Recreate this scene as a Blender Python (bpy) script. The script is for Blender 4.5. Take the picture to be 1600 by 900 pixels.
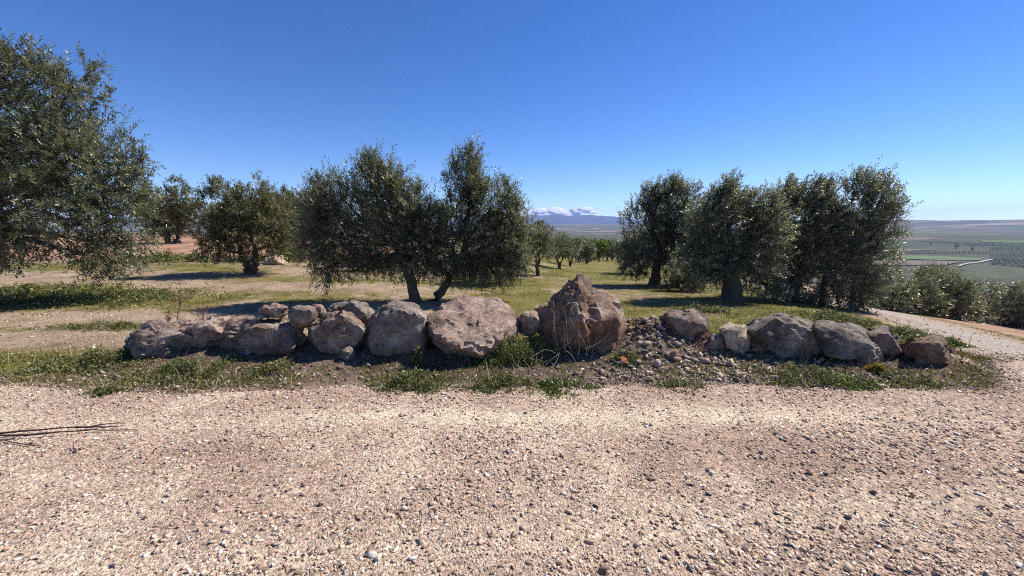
import bpy, bmesh, math, random
import numpy as np
from mathutils import Vector, Matrix

for o in list(bpy.data.objects):
    bpy.data.objects.remove(o)
scene = bpy.context.scene
COL = scene.collection
R = math.radians

# ------------------------------------------------------------------ camera
CAM_H = 1.6
PITCH = R(9.0)
F_PX = 620.0                       # focal length in pixels of the 1600 px wide photograph
cam_d = bpy.data.cameras.new("camera")
cam_d.sensor_width = 36.0
cam_d.lens = F_PX / 1600 * 36.0
cam_d.clip_start = 0.05
cam_d.clip_end = 80000
cam = bpy.data.objects.new("camera", cam_d)
cam.location = (0, 0, CAM_H)
cam.rotation_euler = (R(90) - PITCH, 0, 0)
COL.objects.link(cam)
scene.camera = cam

# ------------------------------------------------------------------ sky and sun
SUN_AZ, SUN_EL = R(66), R(50)      # azimuth clockwise from +Y
world = bpy.data.worlds.new("World")
scene.world = world
world.use_nodes = True
wn = world.node_tree
wn.nodes.clear()
w_out = wn.nodes.new("ShaderNodeOutputWorld")
w_bg = wn.nodes.new("ShaderNodeBackground")
w_sky = wn.nodes.new("ShaderNodeTexSky")
w_sky.sky_type = 'NISHITA'
w_sky.sun_disc = False
w_sky.sun_elevation = SUN_EL
w_sky.sun_rotation = SUN_AZ
w_sky.altitude = 2600
w_sky.air_density = 1.0
w_sky.dust_density = 0.05
w_sky.ozone_density = 3.0
w_bg.inputs["Strength"].default_value = 0.117
w_hs = wn.nodes.new("ShaderNodeHueSaturation")
w_hs.inputs["Saturation"].default_value = 1.27
w_hs.inputs["Hue"].default_value = 0.512
wn.links.new(w_sky.outputs[0], w_hs.inputs["Color"])
wn.links.new(w_hs.outputs[0], w_bg.inputs[0])
wn.links.new(w_bg.outputs[0], w_out.inputs[0])

sun_d = bpy.data.lights.new("sun", 'SUN')
sun_d.energy = 5.0
sun_d.angle = R(0.53)
sun_d.color = (1.0, 0.95, 0.88)
sun = bpy.data.objects.new("sun", sun_d)
sun_dir = Vector((math.sin(SUN_AZ) * math.cos(SUN_EL), math.cos(SUN_AZ) * math.cos(SUN_EL), math.sin(SUN_EL)))
sun.rotation_euler = sun_dir.to_track_quat('Z', 'Y').to_euler()
sun.location = (20, 20, 40)
COL.objects.link(sun)

scene.view_settings.view_transform = 'Standard'
scene.view_settings.look = 'None'
scene.view_settings.exposure = 0.50
scene.view_settings.gamma = 1.0
scene.view_settings.use_curve_mapping = False
scene.render.engine = 'CYCLES'
scene.cycles.use_denoising = False
scene.cycles.filter_width = 1.05
scene.cycles.max_bounces = 6
scene.cycles.diffuse_bounces = 3
scene.cycles.glossy_bounces = 2
scene.cycles.transmission_bounces = 3
scene.cycles.volume_bounces = 1
scene.cycles.transparent_max_bounces = 6
scene.cycles.sample_clamp_indirect = 4.0

# ------------------------------------------------------------------ numpy helpers
def _hash(ix, iy, iz, seed):
    h = (ix * 374761393 + iy * 668265263 + iz * 2147483647 + seed * 974634317) & 0xFFFFFFFF
    h = ((h ^ (h >> 13)) * 1274126177) & 0xFFFFFFFF
    h = ((h ^ (h >> 16)) * 2246822519) & 0xFFFFFFFF
    return ((h ^ (h >> 15)) & 0xFFFFFF) / float(0xFFFFFF)

def vnoise(p, seed=0):
    p = np.asarray(p, dtype=np.float64)
    i = np.floor(p).astype(np.int64)
    f = p - i
    u = f * f * f * (f * (f * 6 - 15) + 10)
    r = 0
    for dx in (0, 1):
        wx = u[:, 0] if dx else 1 - u[:, 0]
        for dy in (0, 1):
            wy = u[:, 1] if dy else 1 - u[:, 1]
            for dz in (0, 1):
                wz = u[:, 2] if dz else 1 - u[:, 2]
                r = r + wx * wy * wz * _hash(i[:, 0] + dx, i[:, 1] + dy, i[:, 2] + dz, seed)
    return r

def fbm(p, octaves=4, seed=0, gain=0.5, lac=2.03):
    p = np.asarray(p, dtype=np.float64)
    a, s, t = 1.0, 0.0, 0.0
    for k in range(octaves):
        s = s + a * vnoise(p + 17.3 * k, seed + k)
        t += a
        a *= gain
        p = p * lac
    return s / t

def n2(x, y, scale, octaves=3, seed=0):
    x, y = np.broadcast_arrays(np.asarray(x, float), np.asarray(y, float))
    sh = x.shape
    p = np.stack([x.ravel() / scale, y.ravel() / scale, np.full(x.size, 0.37)], 1)
    return fbm(p, octaves, seed).reshape(sh)

def sstep(a, b, x):
    t = np.clip((np.asarray(x, float) - a) / (b - a), 0, 1)
    return t * t * (3 - 2 * t)

def splus(x, w):
    x = np.asarray(x, float)
    return w * np.logaddexp(0, x / w)

# ------------------------------------------------------------------ the lie of the land
def ground_z(x, y):
    x = np.asarray(x, float); y = np.asarray(y, float)
    r = np.hypot(x, y)
    left = sstep(3.0, -7.0, x - 0.1 * y)                       # level terrace on the left
    down = -0.075 * splus(y - 9.0, 1.2)
    rise = 0.030 * splus(np.minimum(y, 42) - 12.5, 1.0) - 0.05 * splus(y - 42, 6.0)
    z = down * (1 - left) + rise * left
    z = z - 0.15 * splus(x - 5.6 - 0.245 * splus(y - 9.0, 1.0), 0.8) * sstep(2.0, 7.0, y) - 0.03 * splus(x - 8.0, 1.0) * (1 - sstep(2.0, 7.0, y))
    # low berm that carries the boulders
    z = z + (0.16 + 0.12 * (n2(x, y, 0.6, 2, 18) - 0.5)) * np.exp(-((y - 5.0) / np.where(y < 5.0, 0.62, 0.5)) ** 2) * sstep(-5.0, -4.0, x) * sstep(5.9, 4.8, x)
    # heap of rubble
    z = z + 0.22 * np.exp(-(((x - 1.66) / 0.60) ** 2 + ((y - 4.95) / 0.42) ** 2)) + 0.06 * np.exp(-(((x - 2.3) / 0.9) ** 2 + ((y - 4.75) / 0.45) ** 2))
    near = sstep(60, 15, r)
    z = z + near * 0.05 * (n2(x, y, 2.3, 3, 5) - 0.5) * sstep(4.0, 6.5, y) + near * 0.02 * (n2(x, y, 0.5, 2, 8) - 0.5)
    # valley beyond
    u = (n2(x, y, 900.0, 4, 21) - 0.5)
    floor_z = -105 + 55 * u
    far = sstep(250, 1100, r)
    z = z * (1 - far) + floor_z * far
    az = np.arctan2(x, y)
    ridge = 158 * sstep(5200, 8800, r + 900 * (n2(x, y, 2600.0, 3, 33) - 0.5)) * (0.90 + 0.25 * (n2(x, y, 3000.0, 2, 41) - 0.5))
    mid = 48 * sstep(1900, 2900, r) * (0.6 + 0.8 * n2(x, y, 1500.0, 3, 55))
    z = z + ridge * (0.52 + 0.48 * sstep(0.50, 0.75, np.abs(az))) + mid
    return z

def gz(x, y):
    return float(ground_z(np.array([x]), np.array([y]))[0])

CP, SP = math.cos(PITCH), math.sin(PITCH)
def ray(px, py):
    a, b = (px - 800) / F_PX, (450 - py) / F_PX
    return np.array([a, CP + b * SP, -SP + b * CP])
def at(px, py, y):
    d = ray(px, py)
    t = y / d[1]
    return np.array([d[0] * t, y, CAM_H + d[2] * t])
def on_ground(px, py, y0=1.0, y1=400.0):
    d = ray(px, py)
    ys = np.geomspace(y0, y1, 3000)
    t = ys / d[1]
    h = CAM_H + d[2] * t - ground_z(d[0] * t, ys)
    k = np.argmax(h < 0) if (h < 0).any() else len(ys) - 1
    return np.array([d[0] * t[k], ys[k], CAM_H + d[2] * t[k]])

# ------------------------------------------------------------------ object helpers
def tag(o, label=None, cat=None, group=None, kind=None):
    if label: o["label"] = label
    if cat: o["category"] = cat
    if group: o["group"] = group
    if kind: o["kind"] = kind
    return o
def link(name, me, parent=None, loc=None):
    o = bpy.data.objects.new(name, me)
    if loc is not None: o.location = loc
    if parent is not None: o.parent = parent
    COL.objects.link(o)
    return o
def empty(name, loc):
    o = bpy.data.objects.new(name, None)
    o.empty_display_size = 0.2
    o.location = loc
    COL.objects.link(o)
    return o
def mesh_np(name, verts, faces, mats, cols=None, midx=None, smooth=False):
    """faces: one (n,k) int array or a list of such arrays."""
    me = bpy.data.meshes.new(name)
    if not isinstance(faces, (list, tuple)):
        faces = [faces]
    faces = [f for f in faces if len(f)]
    verts = np.asarray(verts, dtype=np.float32)
    me.vertices.add(len(verts))
    me.vertices.foreach_set("co", verts.ravel())
    loops = np.concatenate([f.ravel() for f in faces]).astype(np.int32)
    tot = np.concatenate([np.full(len(f), f.shape[1], np.int32) for f in faces])
    start = np.concatenate([[0], np.cumsum(tot)[:-1]]).astype(np.int32)
    me.loops.add(len(loops))
    me.loops.foreach_set("vertex_index", loops)
    me.polygons.add(len(tot))
    me.polygons.foreach_set("loop_start", start)
    me.polygons.foreach_set("loop_total", tot)
    if midx is not None:
        me.polygons.foreach_set("material_index", np.asarray(midx, np.int32))
    if smooth:
        me.polygons.foreach_set("use_smooth", np.ones(len(tot), bool))
    if cols is not None:
        a = me.color_attributes.new("Col", 'FLOAT_COLOR', 'POINT')
        c = np.ones((len(verts), 4), np.float32)
        c[:, :cols.shape[1]] = cols
        a.data.foreach_set("color", c.ravel())
    for m in (mats if isinstance(mats, (list, tuple)) else [mats]):
        me.materials.append(m)
    me.update(calc_edges=True)
    me.validate()
    return me

# ------------------------------------------------------------------ materials
class Mat:
    def __init__(self, name, rough=0.9, spec=0.3):
        self.m = bpy.data.materials.new(name)
        self.m.use_nodes = True
        self.t = self.m.node_tree
        self.t.nodes.clear()
        self.out = self.n("ShaderNodeOutputMaterial")
        self.b = self.n("ShaderNodeBsdfPrincipled")
        self.b.inputs["Roughness"].default_value = rough
        self.b.inputs["Specular IOR Level"].default_value = spec
        self.l(self.b.outputs[0], self.out.inputs[0])
    def n(self, t, **kw):
        x = self.t.nodes.new(t)
        for k, v in kw.items(): setattr(x, k, v)
        return x
    def l(self, a, b): self.t.links.new(a, b)
    def pos(self, scale=(1, 1, 1), obj=False):
        mp = self.n("ShaderNodeMapping")
        mp.inputs["Scale"].default_value = scale
        if obj:
            self.l(self.n("ShaderNodeTexCoord").outputs["Object"], mp.inputs[0])
        else:
            self.l(self.n("ShaderNodeNewGeometry").outputs["Position"], mp.inputs[0])
        return mp.outputs[0]
    def noise(self, v, scale, detail=4, rough=0.55, dist=0.0):
        x = self.n("ShaderNodeTexNoise")
        x.inputs["Scale"].default_value = scale
        x.inputs["Detail"].default_value = detail
        x.inputs["Roughness"].default_value = rough
        x.inputs["Distortion"].default_value = dist
        self.l(v, x.inputs["Vector"])
        return x.outputs["Fac"]
    def voro(self, v, scale, feature='F1', out="Distance", rnd=1.0):
        x = self.n("ShaderNodeTexVoronoi", feature=feature)
        x.inputs["Scale"].default_value = scale
        x.inputs["Randomness"].default_value = rnd
        self.l(v, x.inputs["Vector"])
        return x.outputs[out]
    def ramp(self, f, stops, interp='LINEAR'):
        x = self.n("ShaderNodeValToRGB")
        cr = x.color_ramp
        cr.interpolation = interp
        while len(cr.elements) < len(stops): cr.elements.new(0.5)
        for e, (p, c) in zip(cr.elements, stops):
            e.position = p
            e.color = (c, c, c, 1) if isinstance(c, (int, float)) else (*c, 1)
        self.l(f, x.inputs[0])
        return x.outputs[0]
    def mix(self, fac, a, b, mode='MIX'):
        x = self.n("ShaderNodeMix", data_type='RGBA', blend_type=mode)
        for s, v in ((x.inputs["Factor"], fac), (x.inputs["A"], a), (x.inputs["B"], b)):
            pass
        ins = [x.inputs[0], x.inputs[6], x.inputs[7]]
        for s, v in zip(ins, (fac, a, b)):
            if isinstance(v, (int, float)): s.default_value = v
            elif isinstance(v, tuple): s.default_value = (*v, 1)
            else: self.l(v, s)
        return x.outputs[2]
    def math(self, op, a, b=None, clamp=False):
        x = self.n("ShaderNodeMath", operation=op, use_clamp=clamp)
        for s, v in zip(x.inputs, (a, b)):
            if v is None: continue
            if isinstance(v, (int, float)): s.default_value = v
            else: self.l(v, s)
        return x.outputs[0]
    def attr(self, name="Col"):
        x = self.n("ShaderNodeAttribute", attribute_name=name)
        return x
    def sep(self, c):
        x = self.n("ShaderNodeSeparateColor")
        self.l(c, x.inputs[0])
        return x.outputs
    def bump(self, h, strength=0.5, dist=0.02, prev=None):
        x = self.n("ShaderNodeBump")
        x.inputs["Strength"].default_value = strength
        x.inputs["Distance"].default_value = dist
        self.l(h, x.inputs["Height"])
        if prev is not None: self.l(prev, x.inputs["Normal"])
        self.l(x.outputs[0], self.b.inputs["Normal"])
        return x.outputs[0]
    def base(self, c):
        if isinstance(c, tuple): self.b.inputs["Base Color"].default_value = (*c, 1)
        else: self.l(c, self.b.inputs["Base Color"])

def rock_material(name, light, mid, dark, rust, rust_amt=0.35, lichen=0.5):
    M = Mat(name, 0.92, 0.2)
    v = M.pos(obj=True)
    big = M.noise(v, 2.2, 5, 0.6, 0.6)
    c = M.ramp(big, [(0.30, dark), (0.46, mid), (0.66, light)])
    ru = M.ramp(M.noise(v, 1.5, 4, 0.6, 1.0), [(0.62 - 0.35 * rust_amt, 0.0), (0.78 - 0.3 * rust_amt, 1.0)])
    c = M.mix(M.math('MULTIPLY', ru, 0.75), c, rust)
    mott = M.ramp(M.noise(v, 14, 5, 0.7), [(0.30, 0.40), (0.5, 1.0), (0.72, 1.5)])
    c = M.mix(1.0, c, mott, 'MULTIPLY')
    li = M.ramp(M.noise(v, 7.5, 6, 0.75), [(0.56, 0.0), (0.62, 1.0)])
    c = M.mix(M.math('MULTIPLY', li, lichen), c, (0.085, 0.08, 0.068))
    wl = M.ramp(M.noise(M.pos((1.3, 1.1, 1.2), True), 11, 5, 0.7), [(0.64, 0.0), (0.69, 1.0)])
    c = M.mix(M.math('MULTIPLY', wl, lichen), c, (0.40, 0.38, 0.33))
    cr = M.voro(v, 5.5, 'DISTANCE_TO_EDGE')
    fine = M.ramp(M.noise(v, 60, 4, 0.7), [(0.3, 0.55), (0.7, 1.4)])
    c = M.mix(1.0, c, fine, 'MULTIPLY')
    M.base(c)
    h = M.math('ADD', M.noise(v, 18, 8, 0.72), M.math('MULTIPLY', M.noise(v, 70, 4, 0.7), 0.35))
    h = M.math('ADD', h, M.math('MULTIPLY', M.ramp(cr, [(0.0, 0.0), (0.03, 1.0)]), 0.12))
    M.bump(h, 1.0, 0.05)
    return M.m

def sc(c, k): return tuple(v * k for v in c)
ROCK_BROWN = rock_material("rock_brown", (0.48, 0.375, 0.295), (0.285, 0.208, 0.158), (0.115, 0.085, 0.066), (0.25, 0.14, 0.085), 0.35, 0.5)
ROCK_GREY = rock_material("rock_grey", (0.50, 0.42, 0.335), (0.285, 0.233, 0.18), (0.112, 0.094, 0.074), (0.36, 0.23, 0.14), 0.30, 0.55)
ROCK_PINK = rock_material("rock_pink", (0.56, 0.43, 0.335), (0.40, 0.275, 0.205), (0.17, 0.115, 0.085), (0.41, 0.235, 0.135), 0.3, 0.4)
ROCK_RED = rock_material("rock_red", (0.45, 0.345, 0.26), (0.27, 0.19, 0.135), (0.10, 0.072, 0.054), (0.36, 0.165, 0.075), 0.52, 0.4)
ROCK_PALE = rock_material("rock_pale", (0.70, 0.58, 0.43), (0.56, 0.43, 0.30), (0.32, 0.23, 0.155), (0.42, 0.25, 0.135), 0.3, 0.22)

def stone_material(name="loose_stone", k=1.0):
    """loose stones: colour from each object's own random number"""
    M = Mat(name, 0.9, 0.25)
    r = M.n("ShaderNodeObjectInfo").outputs["Random"]
    c = M.ramp(r, [(0.0, (0.19, 0.135, 0.10)), (0.22, (0.40, 0.28, 0.20)), (0.42, (0.52, 0.40, 0.29)), (0.58, (0.30, 0.235, 0.185)),
                   (0.70, (0.60, 0.50, 0.38)), (0.84, (0.42, 0.26, 0.175)), (0.93, (0.70, 0.62, 0.51)), (1.0, (0.24, 0.19, 0.155))])
    if k < 1:
        c = M.ramp(r, [(0.0, (0.13, 0.09, 0.07)), (0.2, (0.30, 0.20, 0.15)), (0.4, (0.42, 0.31, 0.235)), (0.55, (0.22, 0.165, 0.13)),
                       (0.7, (0.50, 0.40, 0.32)), (0.85, (0.33, 0.20, 0.14)), (0.95, (0.62, 0.55, 0.47)), (1.0, (0.18, 0.15, 0.13))])
    v = M.pos()
    c = M.mix(1.0, c, M.ramp(M.noise(v, 45, 4, 0.65), [(0.3, 0.7 * k), (0.7, 1.25 * k)]), 'MULTIPLY')
    M.base(c)
    M.bump(M.noise(v, 90, 4, 0.7), 0.6, 0.006)
    return M.m
STONE = stone_material()
STONE_DARK = stone_material("rubble_stone", 0.72)
def gravel_material():
    M = Mat("gravel_mix", 0.92, 0.22)
    c = M.attr().outputs["Color"]
    c = M.mix(1.0, c, M.ramp(M.noise(M.pos(), 120, 3, 0.6), [(0.3, 0.8), (0.7, 1.2)]), 'MULTIPLY')
    M.base(c)
    return M.m
GRAVEL = gravel_material()

def road_material():
    M = Mat("road_dirt", 0.95, 0.15)
    v = M.pos()
    base = M.ramp(M.noise(v, 0.55, 5, 0.6, 0.4), [(0.32, (0.35, 0.235, 0.168)), (0.5, (0.44, 0.31, 0.22)), (0.68, (0.53, 0.395, 0.285))])
    at_ = M.sep(M.attr("Col").outputs["Color"])
    base = M.mix(M.math('MULTIPLY', at_[0], 0.9), base, (0.72, 0.575, 0.405))
    base = M.mix(at_[1], base, (0.40, 0.345, 0.29))
    ch = M.voro(v, 55, 'F1', "Color")
    chs = M.sep(ch)
    peb = M.ramp(chs[0], [(0.0, 0.4), (0.35, 0.85), (0.7, 1.1), (1.0, 1.6)])
    edge = M.ramp(M.voro(v, 55, 'DISTANCE_TO_EDGE'), [(0.0, 0.62), (0.12, 1.0)])
    c = M.mix(0.8, base, peb, 'MULTIPLY')
    c = M.mix(0.6, c, edge, 'MULTIPLY')
    ch2 = M.sep(M.voro(v, 140, 'F1', "Color"))
    c = M.mix(0.6, c, M.ramp(ch2[1], [(0.0, 0.6), (0.5, 1.0), (1.0, 1.4)]), 'MULTIPLY')
    M.base(c)
    h = M.math('ADD', M.voro(v, 55), M.math('MULTIPLY', M.voro(v, 140), 0.5))
    h = M.math('ADD', h, M.noise(v, 30, 4, 0.7))
    M.bump(M.math('MULTIPLY', h, -1.0), 0.8, 0.012)
    return M.m
ROAD = road_material()

def ground_material():
    M = Mat("orchard_ground", 0.96, 0.12)
    v = M.pos()
    a = M.sep(M.attr("Col").outputs["Color"])       # R grass, G red earth, B valley
    dirt = M.ramp(M.noise(v, 1.1, 6, 0.62, 0.3), [(0.30, (0.20, 0.135, 0.085)), (0.48, (0.33, 0.235, 0.155)), (0.70, (0.46, 0.35, 0.25))])
    dirt = M.mix(0.7, dirt, M.ramp(M.noise(v, 24, 5, 0.7), [(0.3, 0.6), (0.7, 1.35)]), 'MULTIPLY')
    red = M.ramp(M.noise(v, 0.6, 5, 0.6), [(0.35, (0.26, 0.135, 0.08)), (0.65, (0.44, 0.27, 0.18))])
    red = M.mix(0.6, red, M.ramp(M.noise(M.pos((0.5, 2.5, 1)), 2.2, 5, 0.7), [(0.3, 0.7), (0.7, 1.3)]), 'MULTIPLY')
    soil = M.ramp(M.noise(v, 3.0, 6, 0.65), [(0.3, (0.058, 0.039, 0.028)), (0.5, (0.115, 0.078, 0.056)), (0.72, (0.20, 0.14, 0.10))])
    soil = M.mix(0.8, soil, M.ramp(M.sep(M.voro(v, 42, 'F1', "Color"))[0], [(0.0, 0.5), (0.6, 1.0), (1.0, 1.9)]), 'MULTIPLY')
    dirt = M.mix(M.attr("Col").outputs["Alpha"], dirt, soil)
    c = M.mix(a[1], dirt, red)
    green = M.ramp(M.noise(v, 0.9, 5, 0.65), [(0.30, (0.085, 0.086, 0.018)), (0.5, (0.165, 0.145, 0.036)), (0.7, (0.26, 0.205, 0.07))])
    green = M.mix(0.75, green, M.ramp(M.noise(v, 9, 6, 0.75), [(0.3, 0.5), (0.7, 1.4)]), 'MULTIPLY')
    gm = M.math('ADD', M.math('MULTIPLY', a[0], 1.5), M.math('MULTIPLY', M.math('SUBTRACT', M.noise(v, 2.6, 7, 0.72), 0.52), 2.4))
    gm = M.ramp(gm, [(0.35, 0.0), (0.75, 1.0)])
    gm = M.math('MULTIPLY', gm, M.ramp(a[0], [(0.02, 0.0), (0.12, 1.0)]))
    c = M.mix(gm, c, green)
    vv = M.pos((1 / 420.0, 1 / 190.0, 0.0))
    fld = M.sep(M.voro(vv, 1.0, 'F1', "Color"))
    far = M.ramp(fld[0], [(0.0, (0.080, 0.080, 0.036)), (0.20, (0.125, 0.095, 0.055)), (0.36, (0.066, 0.072, 0.032)), (0.50, (0.17, 0.120, 0.070)),
                          (0.62, (0.082, 0.084, 0.038)), (0.76, (0.20, 0.150, 0.095)), (0.84, (0.085, 0.125, 0.030)), (0.95, (0.28, 0.22, 0.15))], 'CONSTANT')
    far = M.mix(0.6, far, M.ramp(M.noise(v, 0.02, 6, 0.7), [(0.3, 0.6), (0.7, 1.4)]), 'MULTIPLY')
    c = M.mix(a[2], c, far)
    M.base(c)
    h = M.math('ADD', M.noise(v, 9, 6, 0.7), M.math('MULTIPLY', M.noise(v, 40, 4, 0.7), 0.5))
    M.bump(h, 0.8, 0.05)
    return M.m
GROUND = ground_material()

def leaf_material(name, dark, light, spec=0.6, rough=0.38, trans=0.45):
    M = Mat(name, rough, spec)
    f = M.sep(M.attr().outputs["Color"])
    c = M.ramp(f[0], [(0.0, dark), (0.72, light), (0.86, tuple(min(1, 1.9 * k + 0.03) for k in light)), (1.0, tuple(min(1, 2.2 * k + 0.05) for k in light))])
    M.base(c)
    if trans > 0:
        tr = M.n("ShaderNodeBsdfTranslucent")
        M.l(M.mix(1.0, c, (1.0, 1.0, 0.55), 'MULTIPLY'), tr.inputs[0])
        mx = M.n("ShaderNodeMixShader")
        mx.inputs[0].default_value = trans
        M.l(M.b.outputs[0], mx.inputs[1]); M.l(tr.outputs[0], mx.inputs[2]); M.l(mx.outputs[0], M.out.inputs[0])
    return M.m
LEAF = leaf_material("olive_leaf", (0.088, 0.094, 0.053), (0.212, 0.220, 0.142))
LEAF_SILVER = leaf_material("olive_leaf_silver", (0.102, 0.108, 0.070), (0.250, 0.258, 0.190), 0.6, 0.40)
LEAF_WARM = leaf_material("olive_leaf_warm", (0.086, 0.086, 0.036), (0.195, 0.188, 0.088))
LEAF_BRIGHT = leaf_material("leaf_bright", (0.05, 0.075, 0.014), (0.16, 0.20, 0.045))
WEED = leaf_material("weed_leaf", (0.07, 0.08, 0.022), (0.20, 0.205, 0.065), 0.35, 0.55, 0.3)
TURF = leaf_material("turf_blade", (0.085, 0.082, 0.018), (0.23, 0.195, 0.055), 0.2, 0.7, 0.3)
def simple(name, c, rough=0.9, nscale=20, amt=0.4, spec=0.2):
    M = Mat(name, rough, spec)
    M.base(M.mix(1.0, c, M.ramp(M.noise(M.pos(), nscale, 5, 0.7), [(0.3, 1 - amt), (0.7, 1 + amt)]), 'MULTIPLY'))
    M.bump(M.noise(M.pos(), nscale * 2, 4, 0.7), 0.6, 0.01)
    return M.m
BARK = simple("olive_bark", (0.115, 0.092, 0.07), 0.95, 16, 0.55)
TWIG = simple("twig", (0.13, 0.105, 0.08), 0.9, 20)
STRAW = simple("straw", (0.46, 0.385, 0.255), 0.8, 30, 0.3)
DRYRED = simple("dry_stem", (0.22, 0.12, 0.08), 0.9, 30, 0.4)
STICK = simple("dark_stick", (0.085, 0.05, 0.043), 0.85, 30, 0.4)
TERRACOTTA = simple("terracotta", (0.52, 0.17, 0.075), 0.85, 40, 0.2)
CLOUD = Mat("cloud_white", 1.0, 0.0); CLOUD.base((0.95, 0.95, 0.95))
_t = CLOUD.n("ShaderNodeBsdfTranslucent"); _t.inputs[0].default_value = (1, 1, 1, 1)
_m = CLOUD.n("ShaderNodeMixShader"); _m.inputs[0].default_value = 0.4
CLOUD.l(CLOUD.b.outputs[0], _m.inputs[1]); CLOUD.l(_t.outputs[0], _m.inputs[2]); CLOUD.l(_m.outputs[0], CLOUD.out.inputs[0])
CLOUD = CLOUD.m
SNOWY = None

# ------------------------------------------------------------------ ground sheet
def track_path(y):
    """centre line of the side track that leaves the gravel road on the right"""
    return np.interp(y, [3.0, 5.0, 7.5, 10.0, 13.5, 17.0, 24.0, 40.0, 70.0], [6.9, 7.3, 8.7, 10.1, 11.3, 12.3, 14.2, 18.8, 27.5])
def road_edge(x):
    """far edge of the gravel road"""
    return 3.82 + 0.010 * x + 0.10 * np.sin(x * 0.7 + 1.0) + 0.42 * (n2(x, 0 * x, 0.8, 4, 3) - 0.5) + 0.10 * sstep(-3.0, -5, x) + 1.15 * sstep(4.6, 6.6, x)
def dirt_lane(x, y):
    """pale wheel ruts that cross the grass on the left: 0..1"""
    s = 0
    for (y0, k, w, a) in ((5.3, 0.02, 0.40, 1.0), (6.9, -0.02, 0.40, 1.0), (9.9, 0.10, 0.8, 0.8), (12.2, 0.05, 0.7, 0.6)):
        yy = y0 + k * (-x) + 0.35 * (n2(x, y, 1.7, 3, 61) - 0.5) + 0.12 * splus(x + 4.2, 0.5) * (1.6 if y0 < 8 else 1.0)
        s = np.maximum(s, a * np.exp(-((y - yy) / w) ** 2))
    return s * sstep(-0.6, -3.6, x)
def grass_mask(x, y):
    g = 0.45 + 0.9 * (n2(x, y, 2.4, 4, 71) - 0.5) + 0.5 * (n2(x, y, 0.7, 3, 72) - 0.5)
    g = g + 0.25 * np.exp(-((y - 8.3) / 0.8) ** 2) * sstep(-5.0, -7.5, x) + 0.18 * sstep(0, 3, x)
    g = g + 0.35 * sstep(4.2, 5.4, x) * sstep(9.5, 6.0, y)
    g = g * (1 - 0.95 * dirt_lane(x, y))
    g = g * sstep(4.55, 5.1, y - 0.25 * sstep(-3.5, -6.0, x) * 0 + 0.7 * sstep(-4.6, -5.4, x))
    red = red_mask(x, y)
    g = g * (1 - red)
    g = g * sstep(0.9, 1.6, np.abs(x - track_path(y)) - 0.3)
    return np.clip(g, 0, 1)
def red_mask(x, y):
    q = x + 0.45 * y
    m = sstep(15.0, 18.0, y + 2.0 * (n2(x, y, 3.0, 3, 81) - 0.5)) * sstep(4.5, 0.5, q - 1.5) 
    m2 = 0.85 * sstep(0.2, 1.2, x - track_path(y) - 1.4) * sstep(1, 4, y)
    return np.clip(np.maximum(m, m2) * sstep(140, 60, np.hypot(x, y)), 0, 1)

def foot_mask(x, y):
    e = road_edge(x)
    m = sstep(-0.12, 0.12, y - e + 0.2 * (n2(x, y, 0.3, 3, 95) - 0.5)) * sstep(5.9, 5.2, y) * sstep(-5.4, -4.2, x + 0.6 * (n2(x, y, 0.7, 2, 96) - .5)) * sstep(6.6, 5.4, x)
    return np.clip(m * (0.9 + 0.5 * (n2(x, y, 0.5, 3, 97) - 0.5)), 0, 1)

def build_ground():
    rad = np.concatenate([[0.0], np.geomspace(0.35, 14500, 210)])
    na = 360
    ang = np.linspace(0, 2 * math.pi, na, endpoint=False)
    X = np.concatenate([[0.0], np.outer(rad[1:], np.sin(ang)).ravel()])
    Y = np.concatenate([[0.0], np.outer(rad[1:], np.cos(ang)).ravel()])
    Z = ground_z(X, Y)
    r = np.hypot(X, Y)
    col = np.stack([grass_mask(X, Y) * sstep(300, 120, r), red_mask(X, Y), sstep(90, 260, r), foot_mask(X, Y)], 1)
    nr = len(rad) - 1
    i = np.arange(nr - 1)[:, None]; j = np.arange(na)[None, :]
    a = 1 + i * na + j; b = 1 + i * na + (j + 1) % na
    quads = np.stack([a, a + na, b + na, b], -1).reshape(-1, 4)
    jj = np.arange(na)
    tris = np.stack([np.zeros(na, int), 1 + jj, 1 + (jj + 1) % na], 1)
    me = mesh_np("ground", np.stack([X, Y, Z], 1), [quads, tris], GROUND, col, smooth=True)
    me.flip_normals() if me.polygons[0].normal.z < 0 else None
    return tag(link("ground", me), kind="structure")
ground = build_ground()

def grid_sheet(name, xs, ys, keep, lift, mat, colf=None):
    X, Y = np.meshgrid(xs, ys)
    nx, ny = len(xs), len(ys)
    Z = ground_z(X, Y) + lift(X, Y)
    i = np.arange(ny - 1)[:, None]; j = np.arange(nx - 1)[None, :]
    q = np.stack([i * nx + j, i * nx + j + 1, (i + 1) * nx + j + 1, (i + 1) * nx + j], -1).reshape(-1, 4)
    cx = X.ravel()[q].mean(1); cy = Y.ravel()[q].mean(1)
    q = q[keep(cx, cy)]
    used = np.unique(q)
    remap = np.zeros(nx * ny, int); remap[used] = np.arange(len(used))
    v = np.stack([X.ravel(), Y.ravel(), Z.ravel()], 1)[used]
    return tag(link(name, mesh_np(name, v, remap[q], mat, colf(v[:, 0], v[:, 1]) if colf else None, smooth=True)), kind="structure")
def road_lift(x, y):
    return 0.022 - 0.05 * sstep(-0.18, 0.02, y - road_edge(x)) + 0.030 * (n2(x, y, 0.9, 2, 12) - 0.5) + 0.014 * (n2(x, y, 0.16, 2, 13) - 0.5)
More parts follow.
